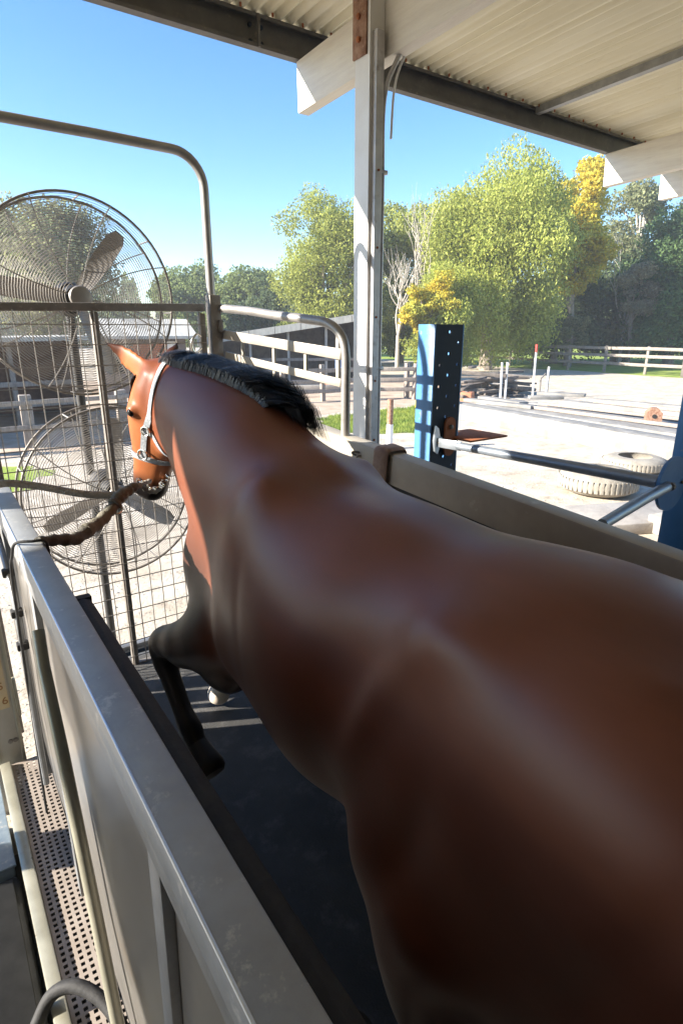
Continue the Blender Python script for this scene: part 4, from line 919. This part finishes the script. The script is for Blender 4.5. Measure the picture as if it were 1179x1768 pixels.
# ------------------------------------------------------------------ stables
def stable(label, x, y, rz, w, d, hl_, hr_, wallm, roofm, bays, back=0.0, roof_t=.16, over=.5):
    s = thing('stable_shed', label, 'shed', (x, y, 0), (0, 0, R(rz)))
    b = MB(); b.prism([(-w / 2, 0), (w / 2, 0), (w / 2, hr_), (-w / 2, hl_)], 'Y', d - .08, d); obj('wall', b, wallm, s)
    for sx, hh in ((-w / 2, hl_), (w / 2, hr_)):
        b = MB(); b.box((sx, d / 2 + .02, hh / 2 - .01), (.08, d - .13, hh - .04)); obj('wall', b, wallm, s)
    sl_ = (hr_ - hl_) / w
    n_ = max(3, int((w + 2 * over) / 1.1)); sw_ = (w + 2 * over) / n_
    for k in range(n_):
        xa = -w / 2 - over + k * sw_; xb = xa + sw_ - .02; za = hl_ + sl_ * (xa + w / 2) + .01; zb = hl_ + sl_ * (xb + w / 2) + .01
        b = MB(); b.prism([(xa, za), (xb, zb), (xb, zb + roof_t), (xa, za + roof_t)], 'Y', -over, d + over * .6); obj('roof_sheet', b, roofm, s)
    for k in range(bays + 1):
        xx = -w / 2 + .05 + (w - .1) * k / bays; hh = hl_ + sl_ * (xx + w / 2); b = MB(); b.box((xx, 0, hh / 2), (.11, .11, hh), bev=.01); obj('post', b, 'whiterail' if wallm == 'stablewall' else 'timber', s)
        if k < bays:
            x2 = -w / 2 + .05 + (w - .1) * (k + 1) / bays
            for z in (.55, 1.05): b = MB(); b.bar((xx, -.08, z), (x2, -.08, z), .04, .12, bev=.006); obj('rail', b, 'timber', s)
    return s
st1 = stable('dark open stable with sloping pale roof seen through the front railing', 13.6, 23.2, -30, 6.8, 4.0, 1.72, 2.72, 'stablewall', 'stableroof', 4, roof_t=.30)
st2 = stable('long low stable with pale roof behind the upper fan', -.4, 16.2, 2, 7.6, 3.0, 1.95, 2.05, 'redbrown', 'stableroof', 5, roof_t=.10)
st3 = thing('brick_tack_room', 'orange brick tack room with pale roof to the right of the fan', 'building', (6.9, 22.2, 0), (0, 0, R(-16)))
wv_ = 0
b = MB(); b.box((0, 1.5, 1.02), (3.0, 3.0, 2.04)); obj('wall', b, 'stablewall', st3)
bk = MB().box((0, 0, 0), (.225, .03, .07), bev=.004).mesh('brick')
for r_ in range(22):
    for k in range(5):
        obj('brick', bk, 'orangebrick', st3, loc=(-.35 + k * .235 + (r_ % 2) * .11, -.012, .06 + r_ * .082))
b = MB(); b.box((.98, -.03, .95), (.30, .05, 1.9), bev=.01); obj('door', b, 'postpaint', st3)
b = MB(); b.box((-1.0, -.02, 1.2), (.6, .05, .8), bev=.01); obj('window', b, 'blackbox', st3)
b = MB(); b.prism([(-.7, 2.0), (3.5, 2.65), (3.5, 2.75), (-.7, 2.10)], 'X', -1.9, 1.9); obj('roof', b, 'stableroof', st3, smooth=0)
b = MB(); b.box((0, 0, .75), (1.5, .5, 1.5), bev=.03); tag(obj('water_tank', b, 'mauve', loc=(.15, 14.4, 0)), 'mauve-grey boxy tank behind the grey fence on the left', 'tank')
b = MB(); b.box((0, 0, .5), (1.6, .06, .45), bev=.01); tag(obj('green_panel', b, 'greenpanel', loc=(-.3, 14.9, .85)), 'dark green panel above the mauve tank at the left', 'panel')
bucket('red-orange feed bucket at the foot of the dark stable, right one', 13.95, 20.4, 'orange', (0, 0), .26, .34)
bucket('red-orange feed bucket at the foot of the dark stable, left one', 11.9, 21.6, 'orange', (0, 70), .22, .34, z=.2)
b = MB(); rings = []
for i in range(9):
    z = .62 + .95 * i / 8; wv = .02 * math.sin(i * 1.3)
    rings.append([(-.22, wv, z), (-.08, wv - .03, z), (.08, wv + .02, z), (.22, wv, z), (.22, wv + .04, z), (-.22, wv + .04, z)])
b.rings(rings); tag(obj('horse_rug', b, 'bluecloth', loc=(15.35, 21.7, 0), rot=(0, 0, R(-30))), 'blue horse rug hanging in the dark stable doorway', 'rug')
b = MB(); b.bar((0, 0, .35), (2.6, -1.2, .35), .10, .16, bev=.01); b.box((.3, -.15, .14), (.12, .12, .28)); b.box((2.3, -1.05, .14), (.12, .12, .28)); tag(obj('ground_pole', b, 'whiterail', loc=(10.7, 18.2, 0)), 'pale low pole on blocks in the sandy yard', 'pole')

# ------------------------------------------------------------------ ground cover
def pip(x, y, poly):
    inside = False; n = len(poly); j = n - 1
    for i in range(n):
        xi, yi = poly[i]; xj, yj = poly[j]
        if (yi > y) != (yj > y) and x < (xj - xi) * (y - yi) / (yj - yi) + xi: inside = not inside
        j = i
    return inside
def tris(name, V, F, m, label, cat, tint=None):
    me = bpy.data.meshes.new(name); me.from_pydata(V, [], F); me.materials.append(MATS[m]); o = bpy.data.objects.new(name, me); COL.objects.link(o)
    o['kind'] = 'stuff'; o['label'] = label; o['category'] = cat; return o
V = []; F = []; cnt = 0; rr4 = random.Random(11)
while cnt < 14000:
    x, y = rr4.uniform(7, 14), rr4.uniform(9.5, 14)
    if not pip(x, y, LAWN): continue
    a = rr4.uniform(0, 6.28); h_ = rr4.uniform(.03, .10); w_ = .009; lx, ly = rr4.uniform(-.04, .04), rr4.uniform(-.04, .04); n0 = len(V)
    V += [(x - w_ * math.cos(a), y - w_ * math.sin(a), 0), (x + w_ * math.cos(a), y + w_ * math.sin(a), 0), (x + lx, y + ly, h_)]; F.append((n0, n0 + 1, n0 + 2)); cnt += 1
tris('grass_blades', V, F, 'blade', 'short green grass on the small lawn beyond the white post', 'grass')
V = []; F = []
for k in range(9000):
    if k < 4500: x, y = rr4.uniform(2.4, 9.5), rr4.uniform(2.0, 10)
    else: x, y = rr4.uniform(-1.2, 3.2), rr4.uniform(3.2, 9.5)
    r = rr4.uniform(.005, .014) * (1 if rr4.random() < .95 else 1.6) * (1 if k < 4500 else .7); n0 = len(V); a = rr4.uniform(0, 1.5)
    V += [(x + r * math.cos(a + q * 1.571) * rr4.uniform(.7, 1.2), y + r * math.sin(a + q * 1.571) * rr4.uniform(.7, 1.2), r * rr4.uniform(.1, .3)) for q in range(4)] + [(x, y, r * rr4.uniform(.6, 1.0))]
    F += [(n0 + q, n0 + (q + 1) % 4, n0 + 4) for q in range(4)]
tris('gravel_stones', V, F, 'pebble', 'loose pale gravel stones scattered over the yard', 'gravel')

# ------------------------------------------------------------------ trees
def polar(px, dist):
    a = R(35.4) + math.atan((px - 589) / 1050); return dist * math.sin(a), dist * math.cos(a), math.cos(math.atan((px - 589) / 1050))
def tree_h(px, ytop, dist): return H + (571 - ytop) / 1050 * dist * polar(px, 1)[2]
def leafmesh(name, C, N, size, cols, elong=1.7, droop=0.0, rng=RNG):
    n = len(C)
    d = rng.normal(size=(n, 3)); d[:, 2] -= droop; d /= np.linalg.norm(d, axis=1)[:, None]
    q = rng.normal(size=(n, 3)) + N * .8; s = np.cross(d, q); s /= np.linalg.norm(s, axis=1)[:, None] + 1e-9
    l_ = size * rng.uniform(.6, 1.3, n)[:, None]; w_ = l_ / elong
    V = np.empty((n, 4, 3)); V[:, 0] = C - d * l_ * .5; V[:, 1] = C + s * w_ * .5; V[:, 2] = C + d * l_ * .5; V[:, 3] = C - s * w_ * .5
    me = bpy.data.meshes.new(name); me.vertices.add(4 * n); me.vertices.foreach_set('co', V.astype(np.float32).ravel())
    me.loops.add(4 * n); me.loops.foreach_set('vertex_index', np.arange(4 * n, dtype=np.int32)); me.polygons.add(n)
    me.polygons.foreach_set('loop_start', np.arange(0, 4 * n, 4, dtype=np.int32)); me.polygons.foreach_set('loop_total', np.full(n, 4, dtype=np.int32))
    me.update(calc_edges=True)
    a = me.color_attributes.new('tint', 'FLOAT_COLOR', 'POINT'); cc = np.repeat(np.c_[cols, np.ones(n)], 4, 0); a.data.foreach_set('color', cc.astype(np.float32).ravel())
    me.materials.append(MATS['leaf']); return me
PAL = dict(willow=((.35, .39, .085), (.43, .45, .11), (.28, .33, .07)), olive=((.30, .335, .08), (.38, .40, .10), (.23, .27, .065)), yellow=((.66, .51, .06), (.54, .48, .08), (.42, .43, .09)), gum=((.22, .235, .12), (.28, .29, .15), (.16, .185, .095)),
           dark=((.095, .13, .06), (.13, .17, .08), (.07, .10, .05)), cypress=((.11, .18, .07), (.15, .23, .085), (.075, .13, .055)), mid=((.18, .23, .08), (.23, .28, .10), (.13, .175, .065)), grey=((.30, .27, .18), (.36, .33, .23), (.24, .21, .14)))
def tree(name, label, px, dist, ytop, hwpx, pal, n, leaf, cat='tree', base_frac=.18, clumps=26, droop=0., strands=0, seed=1, shape='round', barkm='bark', sparse=1., trunk_r=.22, squash=1., grp='trees around the yard'):
    rng = np.random.default_rng(seed); n = int(n * 1.6); leaf = leaf * .76; clumps = int(clumps * 1.4); x, y, cs = polar(px, dist); hgt = tree_h(px, ytop, dist); rad = hwpx / 1050 * dist * cs
    t = thing(name, label, cat, (x, y, 0), group=grp); zb = hgt * base_frac
    cz = (hgt + zb) / 2; hz_ = (hgt - zb) / 2
    # clump centres spread through the crown volume
    cc = []; rc = []
    while len(cc) < clumps:
        p = rng.uniform(-1, 1, 3)
        if np.linalg.norm(p) > 1 or np.linalg.norm(p) < .25: continue
        if shape == 'cone':
            f = max(.08, (1 - p[2]) / 2 * .95); q = np.array([p[0] * f * 1.3, p[1] * f * 1.3, p[2]])
        elif shape == 'dome' and p[2] < .1: f = 1 / max(.45, math.sqrt(1 - p[2] ** 2)); q = np.array([p[0] * f, p[1] * f, p[2]])
        elif shape == 'vase': f = .55 + .5 * (p[2] + 1) / 2; q = np.array([p[0] * f, p[1] * f, p[2]])
        else: q = p
        k = .72 + .28 * rng.random(); cc.append([q[0] * rad * k, q[1] * rad * k, cz + q[2] * hz_ * .86]); rc.append((.25 + .17 * rng.random()) * min(rad, hz_) * (.75 if shape == 'cone' else 1))
    cc = np.array(cc); rc = np.array(rc); w = rc ** 2; w /= w.sum()
    idx = rng.choice(clumps, n, p=w); v = rng.normal(size=(n, 3)); v /= np.linalg.norm(v, axis=1)[:, None]; r = rng.random(n) ** .30
    lump = 1 + .25 * np.sin(v[:, 0] * 5 + idx) * np.sin(v[:, 1] * 4 + idx * 2) + .15 * np.sin(v[:, 2] * 9 + idx)
    C = cc[idx] + v * (rc[idx] * r * lump)[:, None] * np.array([1.15, 1.15, .85 if not droop else 1.0]); N = v.copy()
    if strands:
        m_ = int(n * .75); drop = rng.random(m_) ** 1.3 * strands; ph = rng.integers(0, 6, m_) 
        sid = (idx[:m_] * 37 + (v[:m_, 0] * 9).astype(int) * 5 + (v[:m_, 1] * 9).astype(int)) % 97
        C[:m_, 2] -= drop * hgt * (.5 + .5 * np.sin(sid * 1.7)); C[:m_, 2] = np.maximum(C[:m_, 2], .25 + .5 * rng.random(m_))
    C[:, 2] = np.minimum(C[:, 2], hgt); C[:, 2] = np.maximum(C[:, 2], .1)
    P_ = PAL[pal]; pr = rng.random(n); cl = rng.random(clumps)[idx]
    pick = (pr * .55 + cl * .45); cols = np.where((pick < .38)[:, None], P_[0], np.where((pick < .68)[:, None], P_[1], P_[2])); cols = cols * rng.uniform(.8, 1.2, (n, 1))
    obj('crown', leafmesh('crown', C, N, leaf, cols, 2.4 if droop else 1.6, droop, rng), None, t)
    b = MB(); lean = rng.uniform(-.3, .3, 2); zt = zb + (hgt - zb) * .55
    tp_ = [(0, 0, 0), (lean[0] * .3, lean[1] * .3, zt * .35), (lean[0], lean[1], zt * .7), (lean[0] * 1.4, lean[1] * 1.2, zt)]
    b.tube(spline(tp_, 4), [trunk_r * (1.25 - .95 * i / 12) for i in range(13)], 9); obj('trunk', b, barkm, t)
    for i in range(min(clumps, 12)):
        e_ = Vector(cc[i]); s0 = Vector((lean[0] * .8, lean[1] * .8, zt * rng.uniform(.3, .8))); mid = s0.lerp(e_, .5) + Vector((0, 0, rng.uniform(-.1, .25) * rad))
        b = MB(); b.tube(spline([s0, mid, e_], 4), [trunk_r * (.5 - .42 * k / 8) for k in range(9)], 6); obj('limb', b, barkm, t)
    return t
def bare_tree(label, px, dist, ytop, seed, spread=.35, grp='trees around the yard'):
    rr = random.Random(seed); x, y, _ = polar(px, dist); hgt = tree_h(px, ytop, dist); t = thing('bare_tree', label, 'tree', (x, y, 0), group=grp); fine = MB()
    def grow(p, d, L_, r, lev, mbx):
        q = p + d * L_; m_ = p + d * L_ * .5 + Vector((rr.uniform(-1, 1), rr.uniform(-1, 1), 0)) * L_ * .08; mbx.tube(spline([p, m_, q], 3), [r, r * .92, r * .85, r * .78, r * .7, r * .62, r * .55], 6)
        if lev < 4:
            for k in range(3 if lev < 3 else 2): grow(p.lerp(q, rr.uniform(.55, 1)), (d + Vector((rr.uniform(-1, 1), rr.uniform(-1, 1), rr.uniform(.0, .7))) * spread * 1.5).normalized(), L_ * rr.uniform(.55, .8), r * .52, lev + 1, mbx)
    tm_ = MB(); tm_.tube([(0, 0, 0), (.03, 0, hgt * .25)], [.12, .10], 9); obj('trunk', tm_, 'palebark', t)
    for k in range(4): b = MB(); grow(Vector((.03, 0, hgt * .24)), Vector((rr.uniform(-.45, .45), rr.uniform(-.45, .45), 1)).normalized(), hgt * .30, .06, 1, b); obj('branch', b, 'palebark', t)
    return t
# behind the fans on the left
tree('gum_tree', 'tall dark gum tree showing through the upper fan', 95, 42, 366, 122, 'gum', 26000, .30, seed=11, clumps=30)
tree('gum_tree', 'gum tree at the far left edge above the fan', -50, 46, 332, 90, 'gum', 14000, .30, seed=12)
tree('broadleaf_tree', 'mid-green tree between the upper fan and the arch pipe', 330, 60, 458, 66, 'mid', 16000, .38, base_frac=.0, seed=13, shape='dome')
tree('broadleaf_tree', 'darker green tree just right of the arch pipe', 425, 55, 456, 64, 'mid', 16000, .36, base_frac=.0, seed=14, shape='dome')
tree('broadleaf_tree', 'low dark tree under the olive tree beside the arch pipe', 448, 46, 490, 52, 'dark', 13000, .28, base_frac=.0, seed=15, shape='dome')
tree('broadleaf_tree', 'large olive-green tree left of the white post', 562, 40, 343, 84, 'olive', 42000, .26, base_frac=.0, seed=16, shape='dome', clumps=40, droop=.3)
tree('broadleaf_tree', 'olive tree immediately right of the white post', 692, 44, 334, 74, 'olive', 30000, .27, base_frac=.02, seed=17, shape='dome', clumps=32)
bare_tree('bare pale-branched tree between the olive tree and the willow', 728, 37, 325, 4)
bare_tree('bare leafless sapling leaning beside the white post', 686, 35.5, 400, 9, .45)
tree('willow_tree', 'great lime-green willow, tallest tree, behind the blue post', 842, 37, 264, 108, 'willow', 80000, .25, base_frac=.0, clumps=54, droop=1.5, strands=.14, seed=18, shape='dome', trunk_r=.34)
tree('willow_tree', 'small yellow-green willow with drooping twigs behind the blue post', 765, 33, 452, 66, 'willow', 26000, .20, base_frac=.0, clumps=26, droop=1.2, strands=.10, seed=28, shape='dome')
tree('autumn_shrub', 'bright yellow autumn shrub left of the willow', 738, 31.2, 458, 42, 'yellow', 9000, .19, base_frac=.35, clumps=14, seed=19, trunk_r=.08)
tree('autumn_tree', 'tall golden-yellow tree right of the willow', 985, 43, 304, 58, 'yellow', 20000, .27, base_frac=.28, clumps=24, seed=20, shape='vase')
tree('gum_tree', 'thin pale-trunked gum tree with sparse crown near the roof corner', 1085, 52, 304, 64, 'gum', 11000, .28, base_frac=.36, clumps=20, seed=21, barkm='palebark', trunk_r=.26)
bare_tree('bare pale gum with forked trunk in front of the cypress', 1075, 46.5, 372, 14, .4)
tree('gum_tree', 'feathery gum tree at the right edge under the roof', 1185, 56, 316, 60, 'gum', 10000, .29, base_frac=.3, clumps=18, seed=22, barkm='palebark')
tree('cypress_tree', 'broad deep-green cypress at the right edge', 1160, 47, 382, 92, 'cypress', 38000, .27, base_frac=.0, clumps=54, seed=23, shape='dome', trunk_r=.3)
tree('cypress_tree', 'dark spreading cypress behind the paddock fence', 1065, 50, 440, 84, 'dark', 26000, .27, base_frac=.0, clumps=34, seed=24, shape='dome')
tree('broadleaf_tree', 'dark rounded tree under the golden tree', 960, 46, 470, 74, 'dark', 24000, .26, base_frac=.0, clumps=32, seed=25, shape='dome')
tree('broadleaf_tree', 'pale dry bush in front of the dark cypress', 1092, 45, 450, 36, 'grey', 5200, .20, base_frac=.35, clumps=12, seed=26, trunk_r=.08)
tree('sapling', 'small olive sapling at the paddock fence, left one', 925, 40, 545, 24, 'olive', 4000, .17, base_frac=.25, clumps=10, seed=27, trunk_r=.06)
tree('sapling', 'small grey-green sapling at the paddock fence, right one', 990, 41, 540, 30, 'gum', 4500, .17, base_frac=.25, clumps=10, seed=29, trunk_r=.06)
# far wood that closes the gaps, a single mass
rng = np.random.default_rng(3); n = 60000; az_ = rng.uniform(-30, 78, n); dd = rng.uniform(88, 112, n); hh = 6.5 + 2.2 * np.sin(az_ * .9) + 1.6 * np.sin(az_ * 2.3 + 1) + .8 * np.sin(az_ * 7.1)
zz = hh * rng.random(n) ** .6; C = np.c_[dd * np.sin(np.radians(az_)), dd * np.cos(np.radians(az_)), zz]
lump = np.sin(az_ * 5.1) * np.sin(zz * 1.1 + az_ * 3); P0 = np.array(PAL['mid']); cols = np.where((lump > 0)[:, None], P0[0], P0[2]) * rng.uniform(.7, 1.25, (n, 1))
o = obj('far_wood', leafmesh('far_wood', C, np.tile([[0, 0, 1.]], (n, 1)), .75, cols, 1.4, 0, rng), None); o['kind'] = 'stuff'; o['label'] = 'distant band of woodland behind all the trees'; o['category'] = 'woodland'

# ------------------------------------------------------------------ the air: thin haze round the whole place
hm_ = bpy.data.materials.new('air'); hm_.use_nodes = True; hn = hm_.node_tree; hn.nodes.remove(hn.nodes['Principled BSDF'])
pv = hn.nodes.new('ShaderNodeVolumePrincipled'); pv.inputs['Color'].default_value = (.93, .96, 1, 1); pv.inputs['Density'].default_value = .0018; pv.inputs['Anisotropy'].default_value = .2
hn.links.new(pv.outputs[0], hn.nodes['Material Output'].inputs['Volume'])
b = MB(); b.box((0, 0, 8.5), (300, 300, 19)); me = b.mesh('haze', 0); me.materials.append(hm_); o = bpy.data.objects.new('haze', me); COL.objects.link(o); o['kind'] = 'stuff'; o['label'] = 'thin pale haze in the air over the yard'; o['category'] = 'haze'
